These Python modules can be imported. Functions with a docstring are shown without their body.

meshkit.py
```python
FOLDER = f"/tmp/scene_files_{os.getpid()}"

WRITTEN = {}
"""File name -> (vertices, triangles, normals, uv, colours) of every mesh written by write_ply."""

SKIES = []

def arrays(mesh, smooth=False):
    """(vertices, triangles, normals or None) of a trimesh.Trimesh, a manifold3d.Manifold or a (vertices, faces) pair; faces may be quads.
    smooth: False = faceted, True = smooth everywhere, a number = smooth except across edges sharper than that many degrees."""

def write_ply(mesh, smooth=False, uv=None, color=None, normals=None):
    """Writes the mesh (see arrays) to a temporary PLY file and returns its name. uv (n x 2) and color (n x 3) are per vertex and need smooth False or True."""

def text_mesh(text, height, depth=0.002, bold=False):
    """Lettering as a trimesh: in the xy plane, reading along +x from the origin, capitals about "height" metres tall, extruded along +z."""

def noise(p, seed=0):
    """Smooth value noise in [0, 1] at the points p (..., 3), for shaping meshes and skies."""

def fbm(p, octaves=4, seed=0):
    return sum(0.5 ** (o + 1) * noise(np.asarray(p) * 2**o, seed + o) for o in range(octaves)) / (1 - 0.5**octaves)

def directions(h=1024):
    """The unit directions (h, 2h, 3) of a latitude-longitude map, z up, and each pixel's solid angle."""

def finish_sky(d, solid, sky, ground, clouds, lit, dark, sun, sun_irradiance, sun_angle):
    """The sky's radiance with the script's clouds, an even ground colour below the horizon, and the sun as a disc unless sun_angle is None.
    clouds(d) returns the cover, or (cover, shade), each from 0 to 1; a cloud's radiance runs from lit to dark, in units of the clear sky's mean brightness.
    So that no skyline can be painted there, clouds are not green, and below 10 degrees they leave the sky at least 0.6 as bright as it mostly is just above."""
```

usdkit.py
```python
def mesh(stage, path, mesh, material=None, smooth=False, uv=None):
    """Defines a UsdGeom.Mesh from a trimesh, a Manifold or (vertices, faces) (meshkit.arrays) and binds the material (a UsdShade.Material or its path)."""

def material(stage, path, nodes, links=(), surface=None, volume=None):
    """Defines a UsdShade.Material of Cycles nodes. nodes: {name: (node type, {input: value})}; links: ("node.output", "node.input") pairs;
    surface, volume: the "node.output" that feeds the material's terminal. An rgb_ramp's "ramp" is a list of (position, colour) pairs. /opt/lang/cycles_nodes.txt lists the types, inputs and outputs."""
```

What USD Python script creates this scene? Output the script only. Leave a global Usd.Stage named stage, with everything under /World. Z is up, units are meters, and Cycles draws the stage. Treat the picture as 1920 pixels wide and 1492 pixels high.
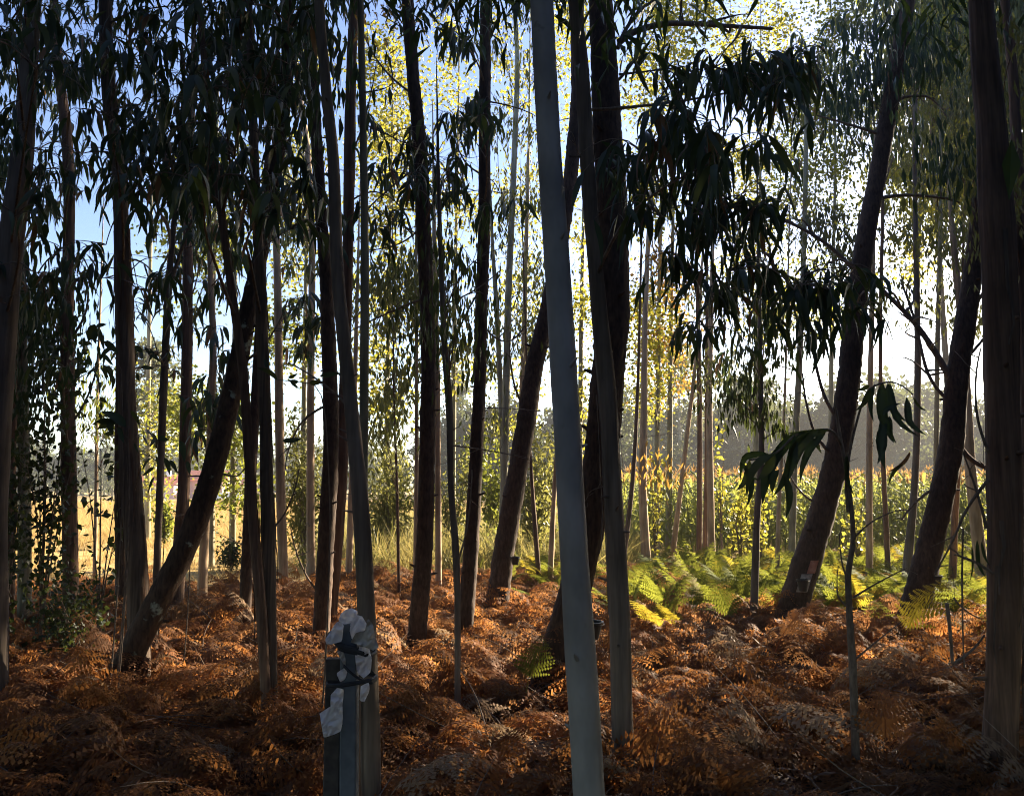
import math
import numpy as np
import usdkit, meshkit
from scipy.interpolate import PchipInterpolator
from pxr import Usd, UsdGeom, UsdLux, UsdShade, Gf, Sdf, Vt

stage = Usd.Stage.CreateInMemory()
UsdGeom.SetStageUpAxis(stage, 'Z'); UsdGeom.SetStageMetersPerUnit(stage, 1.0)
UsdGeom.Xform.Define(stage, '/World'); UsdGeom.Scope.Define(stage, '/World/Looks')
LK = '/World/Looks/'
V = np.array

# ---------------------------------------------------------------- camera, sky, sun, exposure
F, CX, CY, HOR, EYE = 1548.0, 960.0, 746.0, 915.0, 1.65
PITCH = math.atan((HOR - CY) / F)
cam = UsdGeom.Camera.Define(stage, '/World/camera')
cam.AddTranslateOp().Set(Gf.Vec3d(0, 0, EYE)); cam.AddRotateXOp().Set(90 + math.degrees(PITCH))
cam.CreateHorizontalApertureAttr(36.0); cam.CreateFocalLengthAttr(36.0 * F / 1920)
cam.CreateClippingRangeAttr(Gf.Vec2f(0.05, 5000))
cam.CreateExposureAttr(2.7)
SUN_AZ, SUN_EL = math.radians(48), math.radians(20)
dome = UsdLux.DomeLight.Define(stage, '/World/sky'); dome.CreateIntensityAttr(1.0)
dome.GetPrim().SetCustomDataByKey('kind', 'structure')
sky = usdkit.material(stage, LK + 'sky_look', {
    'sky': ('sky_texture', {'sky_type': 'single_scattering', 'sun_disc': False, 'sun_elevation': SUN_EL, 'sun_rotation': SUN_AZ,
                            'air_density': 1.0, 'aerosol_density': .9, 'ozone_density': 2.2}),
    'hs': ('hsv', {'hue': .515, 'saturation': 1.08}), 'bg': ('background_shader', {'strength': 0.05})}, [('sky.color', 'hs.color'), ('hs.color', 'bg.color')], surface='bg.background')
UsdShade.MaterialBindingAPI.Apply(dome.GetPrim()).Bind(sky)
sun = UsdLux.DistantLight.Define(stage, '/World/sun')
sun.CreateIntensityAttr(1.25); sun.CreateAngleAttr(0.53); sun.CreateNormalizeAttr(True); sun.CreateColorAttr(Gf.Vec3f(1.0, 0.84, 0.62))
sun.AddRotateZOp().Set(-math.degrees(SUN_AZ)); sun.AddRotateXOp().Set(-(90 - math.degrees(SUN_EL)))

# ---------------------------------------------------------------- helpers
rng = np.random.default_rng(7)
_fwd = V([0, math.cos(PITCH), math.sin(PITCH)]); _up = V([0, -math.sin(PITCH), math.cos(PITCH)])


def P(px, py, d):
    """The point at depth d (metres in front of the camera) that a pixel of the photograph looks at."""
    k = _fwd + (px - CX) / F * V([1.0, 0, 0]) + (CY - py) / F * _up
    return V([0, 0, EYE]) + k * (d / k[1])


def size(px, d):
    return px * d / F


def unit(v):
    v = np.asarray(v, float)
    return v / np.maximum(np.linalg.norm(v, axis=-1, keepdims=True), 1e-9)


def gz(x, y):
    x, y = np.asarray(x, float), np.asarray(y, float)
    p = np.stack([x * .35, y * .35, x * 0], -1)
    near = np.clip(1 - np.hypot(x, y) / 60, 0, 1)
    return (meshkit.fbm(p, 3, 5) - .5) * .22 * near


counts = {}


def path_for(name, parent=None):
    base = (str(parent.GetPath()) if parent else '/World') + '/' + name
    n = counts.get(base, 0); counts[base] = n + 1
    return base if n == 0 else f'{base}_{n:03d}'


def tag(p, label=None, cat=None, group=None, kind=None):
    for k, v in (('label', label), ('category', cat), ('group', group), ('kind', kind)):
        if v:
            p.SetCustomDataByKey(k, v)
    return p


def thing(name, label, cat, loc=(0, 0, 0), group=None):
    x = UsdGeom.Xform.Define(stage, path_for(name)); x.AddTranslateOp().Set(Gf.Vec3d(*map(float, loc)))
    x.GetPrim().SetCustomDataByKey('loc', Gf.Vec3d(*map(float, loc)))
    return tag(x.GetPrim(), label, cat, group)


def origin(p):
    while p and p.GetPath() != Sdf.Path('/World'):
        v = p.GetCustomDataByKey('loc')
        if v is not None:
            return V(list(v))
        p = p.GetParent()
    return V([0, 0, 0.])


def obj(name, mesh, mat, parent=None, smooth=False, label=None, cat=None, kind=None, group=None):
    v, f = mesh
    v = np.asarray(v, float) - (origin(parent) if parent else 0)
    f = np.asarray(f, int)
    if f.shape[1] == 4:
        f = np.vstack([f[:, [0, 1, 2]], f[:, [0, 2, 3]]])
    m = UsdGeom.Mesh.Define(stage, path_for(name, parent))
    m.CreatePointsAttr(Vt.Vec3fArray.FromNumpy(v.astype(np.float32)))
    m.CreateFaceVertexCountsAttr(Vt.IntArray.FromNumpy(np.full(len(f), 3, np.int32)))
    m.CreateFaceVertexIndicesAttr(Vt.IntArray.FromNumpy(f.astype(np.int32).ravel()))
    m.CreateSubdivisionSchemeAttr('none')
    if smooth:
        n, fn = np.zeros_like(v), np.cross(v[f[:, 1]] - v[f[:, 0]], v[f[:, 2]] - v[f[:, 0]])
        for k in range(3):
            np.add.at(n, f[:, k], fn)
        m.CreateNormalsAttr(Vt.Vec3fArray.FromNumpy(unit(n).astype(np.float32))); m.SetNormalsInterpolation('vertex')
    UsdShade.MaterialBindingAPI.Apply(m.GetPrim()).Bind(mat)
    return tag(m.GetPrim(), label, cat, group, kind)


class MB:
    """Collects (vertices, triangles)."""
    def __init__(s): s.v, s.f, s.n = [], [], 0
    def add(s, m):
        v, f = np.asarray(m[0], float), np.asarray(m[1], int)
        if f.shape[1] == 4:
            f = np.vstack([f[:, [0, 1, 2]], f[:, [0, 2, 3]]])
        s.v.append(v); s.f.append(f + s.n); s.n += len(v)
        return s
    def mesh(s): return np.vstack(s.v), np.vstack(s.f)


def box(x0, y0, z0, x1, y1, z1):
    v = V([[x, y, z] for x in (x0, x1) for y in (y0, y1) for z in (z0, z1)], float)
    return v, V([[0, 1, 3, 2], [4, 6, 7, 5], [0, 4, 5, 1], [2, 3, 7, 6], [0, 2, 6, 4], [1, 5, 7, 3]])


def tube(pts, rad, sides=8, bump=None, cap=True):
    pts, rad = np.asarray(pts, float), np.broadcast_to(np.asarray(rad, float), (len(pts),))
    t = unit(np.gradient(pts, axis=0))
    ref = V([0, 1., 0]) if abs(unit(pts[-1] - pts[0])[1]) < .8 else V([1., 0, 0])
    a = unit(np.cross(t, ref)); b = np.cross(t, a)
    ang = np.arange(sides) * 2 * np.pi / sides
    d = np.cos(ang)[None, :, None] * a[:, None] + np.sin(ang)[None, :, None] * b[:, None]
    r = np.repeat(rad[:, None], sides, 1)
    if bump is not None:
        r = r * bump(pts, ang, rad)
    v = (pts[:, None] + r[..., None] * d).reshape(-1, 3)
    n = len(pts)
    i, j = np.meshgrid(np.arange(n - 1), np.arange(sides), indexing='ij')
    q = np.stack([i * sides + j, i * sides + (j + 1) % sides, (i + 1) * sides + (j + 1) % sides, (i + 1) * sides + j], -1).reshape(-1, 4)
    f = np.vstack([q[:, [0, 1, 2]], q[:, [0, 2, 3]]])
    if cap:
        v = np.vstack([v, pts[[0, -1]]]); k = np.arange(sides); m = n * sides
        f = np.vstack([f, np.stack([np.full(sides, m), (k + 1) % sides, k], 1), np.stack([np.full(sides, m + 1), (n - 1) * sides + k, (n - 1) * sides + (k + 1) % sides], 1)])
    return v, f


def bark_bump(kind, seed):
    def fn(pts, ang, rad):
        z = np.cumsum(np.r_[0, np.linalg.norm(np.diff(pts, axis=0), axis=1)])[:, None]
        R = float(np.median(rad)); c, s = np.cos(ang)[None], np.sin(ang)[None]
        def nz(fa, fz, sd, o=3): return meshkit.fbm(np.stack(np.broadcast_arrays(c * R * fa, s * R * fa, z * fz), -1), o, sd + seed) - .5
        if kind == 'pine': return 1 + .26 * nz(45, 14, 1) + .12 * nz(12, 2.5, 2)
        if kind == 'stringy': return 1 + .22 * nz(70, 1.6, 3) + .12 * nz(14, 2.0, 4)
        return 1 + .05 * nz(9, 2.2, 5) + .03 * nz(30, 9, 6)
    return fn


# ---------------------------------------------------------------- materials
def bark(name, c0, c1, sx, sz, bump, rough=.85, spots=None):
    nodes = {'g': ('geometry', {}), 'm': ('mapping', {'scale': (sx, sx, sz)}), 'n': ('noise_texture', {'scale': 1.0, 'detail': 6, 'roughness': .62}),
             'r': ('rgb_ramp', {'ramp': [(.3, c0), (.72, c1)]}),
             'l': ('noise_texture', {'scale': 1.7, 'detail': 3}), 'lr': ('map_range', {'from_min': .3, 'from_max': .7, 'to_min': .65, 'to_max': 1.3}),
             'x': ('mix_color', {'blend_type': 'multiply', 'fac': 1.0}), 'cc': ('combine_color', {}),
             'b': ('bump', {'strength': bump, 'distance': .012}), 'p': ('principled_bsdf', {'roughness': rough, 'specular_ior_level': .25})}
    links = [('g.position', 'm.vector'), ('m.vector', 'n.vector'), ('n.fac', 'r.fac'), ('g.position', 'l.vector'), ('l.fac', 'lr.value'),
             ('lr.result', 'cc.r'), ('lr.result', 'cc.g'), ('lr.result', 'cc.b'), ('r.color', 'x.a'), ('cc.color', 'x.b'), ('n.fac', 'b.height'), ('b.normal', 'p.normal')]
    col = 'x.result'
    if spots:
        nodes |= {'sn': ('noise_texture', {'scale': spots[1], 'detail': 4, 'roughness': .6}), 'sr': ('rgb_ramp', {'ramp': [(spots[2], (0, 0, 0)), (spots[2] + .06, (1, 1, 1))]}),
                  'sm': ('mix_color', {'blend_type': 'mix', 'b': spots[0]})}
        links += [('g.position', 'sn.vector'), ('sn.fac', 'sr.fac'), ('sr.color', 'sm.fac'), (col, 'sm.a')]; col = 'sm.result'
    return usdkit.material(stage, LK + name, nodes, links + [(col, 'p.base_color')], surface='p.BSDF')


def leafmat(name, c0, c1, trans=.3, tint=None, rough=.45, spec=.35, scale=5.0):
    tint = tint or tuple(min(1, x * 1.6) for x in c1)
    nodes = {'g': ('geometry', {}), 'n': ('noise_texture', {'scale': scale, 'detail': 3}),
             'w': ('math', {'math_type': 'multiply_add', 'value2': .5, 'value3': .0}), 'a': ('math', {'math_type': 'add'}), 'h': ('math', {'math_type': 'multiply', 'value2': .62}),
             'r': ('rgb_ramp', {'ramp': [(.25, c0), (.62, c1)]}), 'p': ('principled_bsdf', {'roughness': rough, 'specular_ior_level': spec}),
             'x': ('mix_color', {'blend_type': 'mix', 'fac': .6, 'b': tint}), 't': ('translucent_bsdf', {}), 'mx': ('mix_closure', {'fac': trans})}
    return usdkit.material(stage, LK + name, nodes,
                           [('g.position', 'n.vector'), ('g.random_per_island', 'w.value1'), ('n.fac', 'a.value1'), ('w.value', 'a.value2'), ('a.value', 'h.value1'), ('h.value', 'r.fac'),
                            ('r.color', 'p.base_color'), ('r.color', 'x.a'), ('x.result', 't.color'), ('p.BSDF', 'mx.closure1'), ('t.BSDF', 'mx.closure2')], surface='mx.closure')


def plain(name, c0, c1, scale=6, rough=.7, bump=.2, spec=.3):
    return usdkit.material(stage, LK + name, {'g': ('geometry', {}), 'n': ('noise_texture', {'scale': scale, 'detail': 5}), 'r': ('rgb_ramp', {'ramp': [(.3, c0), (.7, c1)]}),
                                              'b': ('bump', {'strength': bump, 'distance': .01}), 'p': ('principled_bsdf', {'roughness': rough, 'specular_ior_level': spec})},
                           [('g.position', 'n.vector'), ('n.fac', 'r.fac'), ('r.color', 'p.base_color'), ('n.fac', 'b.height'), ('b.normal', 'p.normal')], surface='p.BSDF')


M = dict(
    pine=bark('pine_bark', (.024, .015, .011), (.098, .060, .040), 38, 12, .9),
    pine_lichen=bark('lichened_pine_bark', (.024, .016, .012), (.098, .060, .040), 38, 12, .9, spots=((.30, .33, .27), 5.5, .62)),
    smooth=bark('smooth_grey_bark', (.20, .195, .185), (.29, .28, .27), 9, 3.2, .12, .7, spots=((.17, .16, .14), 6, .64)),
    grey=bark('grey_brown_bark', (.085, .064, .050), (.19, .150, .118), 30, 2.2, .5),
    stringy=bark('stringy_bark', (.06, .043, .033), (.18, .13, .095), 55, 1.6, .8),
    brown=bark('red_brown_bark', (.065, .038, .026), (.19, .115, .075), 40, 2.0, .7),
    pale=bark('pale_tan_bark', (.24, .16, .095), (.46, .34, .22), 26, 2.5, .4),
    olive=bark('olive_bark', (.14, .13, .085), (.28, .25, .17), 26, 2.5, .4),
    twig=bark('dead_twig_bark', (.09, .065, .05), (.22, .17, .13), 60, 20, .4),
    leaf_a=leafmat('eucalyptus_leaf_dark', (.020, .036, .020), (.048, .075, .036), .22, (.10, .16, .03)),
    leaf_b=leafmat('eucalyptus_leaf_olive', (.034, .048, .020), (.075, .095, .040), .28, (.16, .20, .04)),
    leaf_c=leafmat('eucalyptus_leaf_blue', (.026, .044, .034), (.055, .085, .065), .20, (.10, .16, .06)),
    leaf_d=leafmat('eucalyptus_leaf_dead', (.14, .075, .038), (.30, .19, .11), .25, (.30, .16, .06)),
    fine=leafmat('fine_eucalyptus_leaf', (.048, .066, .028), (.13, .145, .06), .4, (.32, .32, .08), scale=1.5),
    needle=leafmat('pine_needle', (.045, .062, .030), (.12, .135, .065), .35, (.20, .20, .07), scale=1.2),
    poplar=leafmat('poplar_leaf', (.085, .10, .018), (.27, .25, .035), .5, (.50, .45, .055), scale=.9),
    poplar_green=leafmat('green_poplar_leaf', (.055, .08, .015), (.17, .185, .03), .48, (.36, .38, .05), scale=.9),
    autumn=leafmat('orange_poplar_leaf', (.16, .10, .02), (.34, .20, .04), .5, (.55, .31, .06), scale=.9),
    bush=leafmat('bush_leaf', (.022, .034, .015), (.058, .074, .024), .28, (.15, .18, .03), scale=2),
    willow=leafmat('willow_bush_leaf', (.085, .10, .030), (.22, .21, .07), .4, (.40, .38, .09), scale=.7),
    far=leafmat('far_wood_leaf', (.030, .044, .020), (.085, .105, .045), .3, (.18, .20, .06), scale=.12),
    fern_brown=leafmat('dead_bracken', (.085, .042, .021), (.37, .19, .090), .42, (.60, .29, .11), .7, .15, scale=.9),
    fern_rust=leafmat('rust_bracken', (.12, .050, .018), (.46, .205, .075), .42, (.74, .32, .09), .7, .15, scale=.9),
    fern_pale=leafmat('bleached_bracken', (.24, .16, .10), (.44, .32, .21), .3, (.45, .32, .18), .8, .08, scale=3),
    fern_green=leafmat('green_bracken', (.07, .105, .016), (.18, .195, .035), .44, (.38, .385, .05), .75, .08, scale=.8),
    fern_yellow=leafmat('yellow_bracken', (.18, .16, .02), (.36, .29, .04), .42, (.62, .48, .05), .75, .08, scale=.8),
    corn=leafmat('maize_leaf', (.085, .125, .03), (.27, .29, .085), .45, (.52, .52, .10), .5, .3, scale=.25),
    tassel=leafmat('maize_tassel', (.30, .17, .06), (.48, .30, .11), .35, (.6, .36, .12), .7, .2, scale=.4),
    straw=leafmat('dry_grass', (.34, .23, .085), (.58, .42, .17), .35, (.68, .48, .18), .7, .2, scale=.15),
    tallgrass=leafmat('tall_dry_grass', (.22, .20, .07), (.46, .37, .15), .4, (.55, .45, .14), .7, .2, scale=.4),
    litter=leafmat('fallen_leaf', (.09, .045, .022), (.30, .17, .09), .15, (.3, .16, .07), .6, .3, scale=9),
    soil=plain('forest_soil', (.035, .020, .012), (.105, .060, .034), 7, .95, .8, .1),
)

# ---------------------------------------------------------------- ground
def graded(a, b, n, p=2.2):
    t = np.linspace(-1, 1, n)
    return a + (b - a) * (np.sign(t) * np.abs(t) ** p * .5 + .5)


gx = np.unique(np.r_[graded(-900, 900, 41, 3), np.linspace(-14, 16, 90)])
gy = np.unique(np.r_[np.linspace(-40, 20, 110), np.geomspace(20.6, 1400, 40), -150, -80])
X, Y = np.meshgrid(gx, gy, indexing='ij')
gv = np.stack([X, Y, gz(X, Y)], -1).reshape(-1, 3)
i, j = np.meshgrid(np.arange(len(gx) - 1), np.arange(len(gy) - 1), indexing='ij')
w = len(gy)
gq = np.stack([i * w + j, (i + 1) * w + j, (i + 1) * w + j + 1, i * w + j + 1], -1).reshape(-1, 4)
ground_mat = usdkit.material(stage, LK + 'ground_look', {
    'g': ('geometry', {}), 's': ('separate_xyz', {}), 'nn': ('noise_texture', {'scale': .35, 'detail': 4}), 'na': ('math', {'math_type': 'multiply_add', 'value2': 5.0}),
    'fr': ('map_range', {'from_min': 15.5, 'from_max': 18.5, 'to_min': 0, 'to_max': 1, 'clamp': True}),
    'n1': ('noise_texture', {'scale': 9, 'detail': 6}), 'r1': ('rgb_ramp', {'ramp': [(.3, (.030, .017, .010)), (.7, (.12, .062, .033))]}),
    'n2': ('noise_texture', {'scale': .5, 'detail': 6, 'roughness': .65}), 'r2': ('rgb_ramp', {'ramp': [(.3, (.20, .15, .06)), (.5, (.40, .29, .12)), (.72, (.52, .37, .16))]}),
    'x': ('mix_color', {'blend_type': 'mix'}), 'b': ('bump', {'strength': .8, 'distance': .03}), 'p': ('principled_bsdf', {'roughness': .95, 'specular_ior_level': .1})},
    [('g.position', 's.vector'), ('g.position', 'nn.vector'), ('nn.fac', 'na.value1'), ('s.y', 'na.value3'), ('na.value', 'fr.value'), ('g.position', 'n1.vector'), ('n1.fac', 'r1.fac'),
     ('g.position', 'n2.vector'), ('n2.fac', 'r2.fac'), ('fr.result', 'x.fac'), ('r1.color', 'x.a'), ('r2.color', 'x.b'), ('x.result', 'p.base_color'), ('n1.fac', 'b.height'), ('b.normal', 'p.normal')], surface='p.BSDF')
obj('ground', (gv, gq), ground_mat, smooth=True, kind='structure', label='brown forest floor running into a dry yellow pasture')


# ---------------------------------------------------------------- leaves
def blades(base, az, length, width, a0, a1, roll, sickle, seg=5, fold=.18, prof='lance'):
    """N curved leaves at once: vertices (N, 3(seg+1), 3). a0, a1: the pitch at base and tip (radians, down negative)."""
    N = len(base); t = np.linspace(0, 1, seg + 1)
    pitch = a0[:, None] + (a1 - a0)[:, None] * np.minimum(1, t * 1.6)[None]
    h = np.stack([np.cos(az), np.sin(az), 0 * az], -1)[:, None]; up = V([0, 0, 1.])
    tan = np.cos(pitch)[..., None] * h + np.sin(pitch)[..., None] * up
    step = (length / seg)[:, None, None] * tan
    c = np.concatenate([np.zeros((N, 1, 3)), np.cumsum((step[:, :-1] + step[:, 1:]) / 2, 1)], 1)
    side0 = np.stack([-np.sin(az), np.cos(az), 0 * az], -1)[:, None]
    nrm = np.cross(np.broadcast_to(side0, tan.shape), tan)
    side = np.cos(roll)[:, None, None] * side0 + np.sin(roll)[:, None, None] * nrm
    nn = np.cross(side, tan)
    c = c + side * (sickle * length)[:, None, None] * (t ** 2)[None, :, None]
    if prof == 'lance': wp = np.sin(np.pi * np.clip(t, 0, 1) ** .62) ** .85
    elif prof == 'oval': wp = np.sin(np.pi * t) ** .6
    else: wp = (1 - t) ** .7
    wp = np.maximum(wp, .04)
    hw = (width / 2)[:, None, None] * wp[None, :, None]
    v = np.stack([c - side * hw + nn * hw * fold, c, c + side * hw + nn * hw * fold], 2) + base[:, None, None]
    f = []
    for k in range(seg):
        for m in (0, 1):
            a = 3 * k + m
            f += [[a, a + 1, a + 4], [a, a + 4, a + 3]]
    return v.reshape(N, -1, 3), V(f)


def joined(v, f):
    N, n = v.shape[:2]
    return v.reshape(-1, 3), (f[None] + (np.arange(N) * n)[:, None, None]).reshape(-1, 3)


def flakes(c, s, aspect=.75, seed=0, hang=0.0):
    """N small four-cornered leaves at c, size s, randomly turned; hang > 0 turns their long axis towards straight down."""
    r = np.random.default_rng(seed); N = len(c)
    u = unit(r.normal(size=(N, 3))); u = unit(u * (1 - hang) + V([0, 0, -1.]) * hang * 2)
    w = unit(np.cross(u, r.normal(size=(N, 3)))); n = np.cross(u, w)
    s = np.broadcast_to(s, (N,))[:, None]
    v = np.stack([c - u * s * .5, c + w * s * aspect * .5 - u * s * .08 + n * s * .06, c + u * s * .5, c - w * s * aspect * .5 - u * s * .08 + n * s * .06], 1)
    return v, V([[0, 1, 2], [0, 2, 3]])


def spline(pts, n):
    pts = np.asarray(pts, float)
    s = np.r_[0, np.cumsum(np.linalg.norm(np.diff(pts, axis=0), axis=1))]
    return PchipInterpolator(s, pts, axis=0)(np.linspace(0, s[-1], n))


# ---------------------------------------------------------------- trees
TREES = {}


class Tree:
    """A trunk through pixels (px, py, width in px) at one depth, continued down to the ground and up to its full height."""
    def __init__(s, key, name, label, bk, d, way, height=9.0, tilt=0.0, cat='tree', group=None, sides=None, flare=1.25, to_ground=True):
        way = sorted(way, key=lambda w: -w[1])
        ys = [w[1] for w in way]
        pts = V([P(w[0], w[1], d + tilt * (ys[0] - w[1]) / 1000) for w in way]); rad = V([size(w[2], d) / 2 for w in way])
        lo, hi = [], []
        if to_ground:
            dirn = unit(pts[1] - pts[0]); g = float(gz(pts[0, 0], pts[0, 1]))
            if pts[0, 2] > g + .05:
                q = pts[0] - dirn * (pts[0, 2] - g + .08) / max(dirn[2], .5)
                m = pts[0] * .35 + q * .65
                lo = [(q, rad[0] * flare), (m, rad[0] * (1 + (flare - 1) * .25))]
        if pts[-1, 2] < height:
            dirn = unit(unit(pts[-1] - pts[-2]) + V([0, 0, .5])); L = (height - pts[-1, 2]) / dirn[2]
            hi = [(pts[-1] + dirn * L * .5, rad[-1] * .62), (pts[-1] + dirn * L + V([0, 0, .01]), rad[-1] * .14)]
        pts = V([p for p, _ in lo] + list(pts) + [p for p, _ in hi]); rad = V([r for _, r in lo] + list(rad) + [r for _, r in hi])
        s.d, s.key, s.bk = d, key, bk
        L = np.linalg.norm(np.diff(pts, axis=0), axis=1).sum()
        n = int(np.clip(L / (.05 if d < 12 else .12), 24, 170))
        z = np.r_[0, np.cumsum(np.linalg.norm(np.diff(pts, axis=0), axis=1))]
        zz = np.linspace(0, z[-1], n)
        s.pts = PchipInterpolator(z, pts, axis=0)(zz); s.rad = PchipInterpolator(z, rad)(zz)
        s.base = s.pts[0]
        s.root = thing(name, label, cat, s.base, group)
        kind = {'pine': 'pine', 'pine_lichen': 'pine', 'stringy': 'stringy', 'brown': 'stringy', 'grey': 'stringy'}.get(bk, 'smooth')
        sides = sides or (28 if d < 8 else 18 if d < 13 else 10)
        s.seed = len(TREES) + 3
        s.trunk = obj('trunk', tube(s.pts, s.rad, sides, bark_bump(kind, s.seed)), M[bk], s.root, True)
        s.leaves = 0; s.ways = []; s.rest = {}; s.rng = np.random.default_rng(100 + s.seed)
        TREES[key] = s

    def at_z(s, z):
        k = int(np.argmin(np.abs(s.pts[:, 2] - z))); return s.pts[k], s.rad[k]

    def branch_from(s, target, rise=.25, r0=None):
        """The way of a branch from the trunk to target."""
        reach = np.linalg.norm((target - s.at_z(target[2])[0])[:2])
        p, r = s.at_z(target[2] - rise * reach)
        mid = (p + target) / 2 + V([0, 0, .05 * reach]) + s.rng.normal(size=3) * .04 * reach
        return spline([p, mid, target], 10), min(r * .45, r0 or .012)

    def spray(s, target, n=11, L=(.16, .25), W=(.026, .042), mats=('leaf_a', 'leaf_a', 'leaf_b', 'leaf_c'), reach=.4, branch=True, prof='lance', parts=True, spread=1.0, down=(-1.3, -1.55), start=(-1.2, -.1)):
        """A branch that ends in a drooping twig hung with leaves; each leaf is a part of the branch while the tree has fewer than 300."""
        r = s.rng; mb = MB()
        old = V([p for w in s.ways for p in w[3:]]) if s.ways else None
        near = old is not None and np.linalg.norm(old - target, axis=1).min() < .7
        if branch or near:
            if near:
                p0 = old[np.linalg.norm(old - target, axis=1).argmin()]; br = .006
                way = spline([p0, (p0 + target) / 2 + V([0, 0, .04]), target + 1e-4], 8)
            else:
                way, br = s.branch_from(target)
            s.ways.append(way)
            mb.add(tube(way, np.linspace(br, .004, len(way)), 6))
            out = unit((target - way[0]) * V([1, 1, .15]))
        else:
            out = unit(V([*r.normal(size=2), .1]))
        tips = []
        for k in range(r.integers(3, 6)):
            a = r.normal() * .9; o = V([out[0] * math.cos(a) - out[1] * math.sin(a), out[0] * math.sin(a) + out[1] * math.cos(a), out[2] + r.normal() * .25])
            e = target + o * reach * r.uniform(.5, 1.0) * spread; m = (target + e) / 2 + V([0, 0, .12 * reach])
            e = e - V([0, 0, .25 * reach]); tw = spline([target, m, e], 7)
            mb.add(tube(tw, np.linspace(.0042, .0015, 7), 4)); tips.append(tw)
        br = obj('branch', mb.mesh(), M['twig'], s.root, True)
        tw = V(tips)[r.integers(0, len(tips), n)]
        kk = r.uniform(.5, 6, n); k0 = kk.astype(int).clip(0, 5); fr = (kk - k0)[:, None]
        base = tw[np.arange(n), k0] * (1 - fr) + tw[np.arange(n), k0 + 1] * fr
        ln = r.uniform(*L, n)
        v, f = blades(base, r.uniform(0, 2 * np.pi, n), ln, r.uniform(*W, n), r.uniform(*start, n), r.uniform(down[1], down[0], n), r.normal(size=n) * .9, r.normal(size=n) * .12, prof=prof)
        ms = r.choice(len(mats), n)
        for q in range(n):
            m = mats[ms[q]] if r.random() > .045 else 'leaf_d'
            if parts and s.leaves < 295:
                obj('leaf', (v[q], f), M[m], br, True); s.leaves += 1
            else:
                s.rest.setdefault(m, MB()).add((v[q], f))

    def crown(s, centers, n, L=(.14, .22), W=(.022, .034), mat='leaf_a', R=.5, name='crown'):
        """Leaves too small or too many to pick apart, hung in clumps round the given centres on thin twigs."""
        r = s.rng; mb = MB(); tw = MB()
        for c in centers:
            way, br = s.branch_from(V(c)); tw.add(tube(way, np.linspace(max(br, .006), .004, len(way)), 5))
            b = V(c) + r.normal(size=(n, 3)) * R * V([.5, .5, .42])
            v, f = blades(b, r.uniform(0, 6.28, n), r.uniform(*L, n), r.uniform(*W, n), r.uniform(-.9, .3, n), r.uniform(-1.5, -1.1, n), r.normal(size=n) * .9, r.normal(size=n) * .12, seg=2)
            mb.add(joined(v, f))
        obj('branches', tw.mesh(), M['twig'], s.root, True, kind='stuff'); obj(name, mb.mesh(), M[mat], s.root, kind='stuff')

    def top_crown(s, zlo, n_clumps, n, R=1.3, mat='leaf_a', big=1.0):
        r = s.rng; top = s.pts[-1, 2]
        zs = r.uniform(zlo, top, n_clumps); cs = []
        for z in zs:
            p, _ = s.at_z(z); a = r.uniform(0, 6.28); q = R * (.35 + .65 * (1 - (z - zlo) / max(top - zlo, .1))) * math.sqrt(r.random())
            cs.append(p + V([math.cos(a) * q, math.sin(a) * q, .15]))
        s.crown(cs, n, (.18 * big, .28 * big), (.030 * big, .046 * big), mat, .55)

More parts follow.
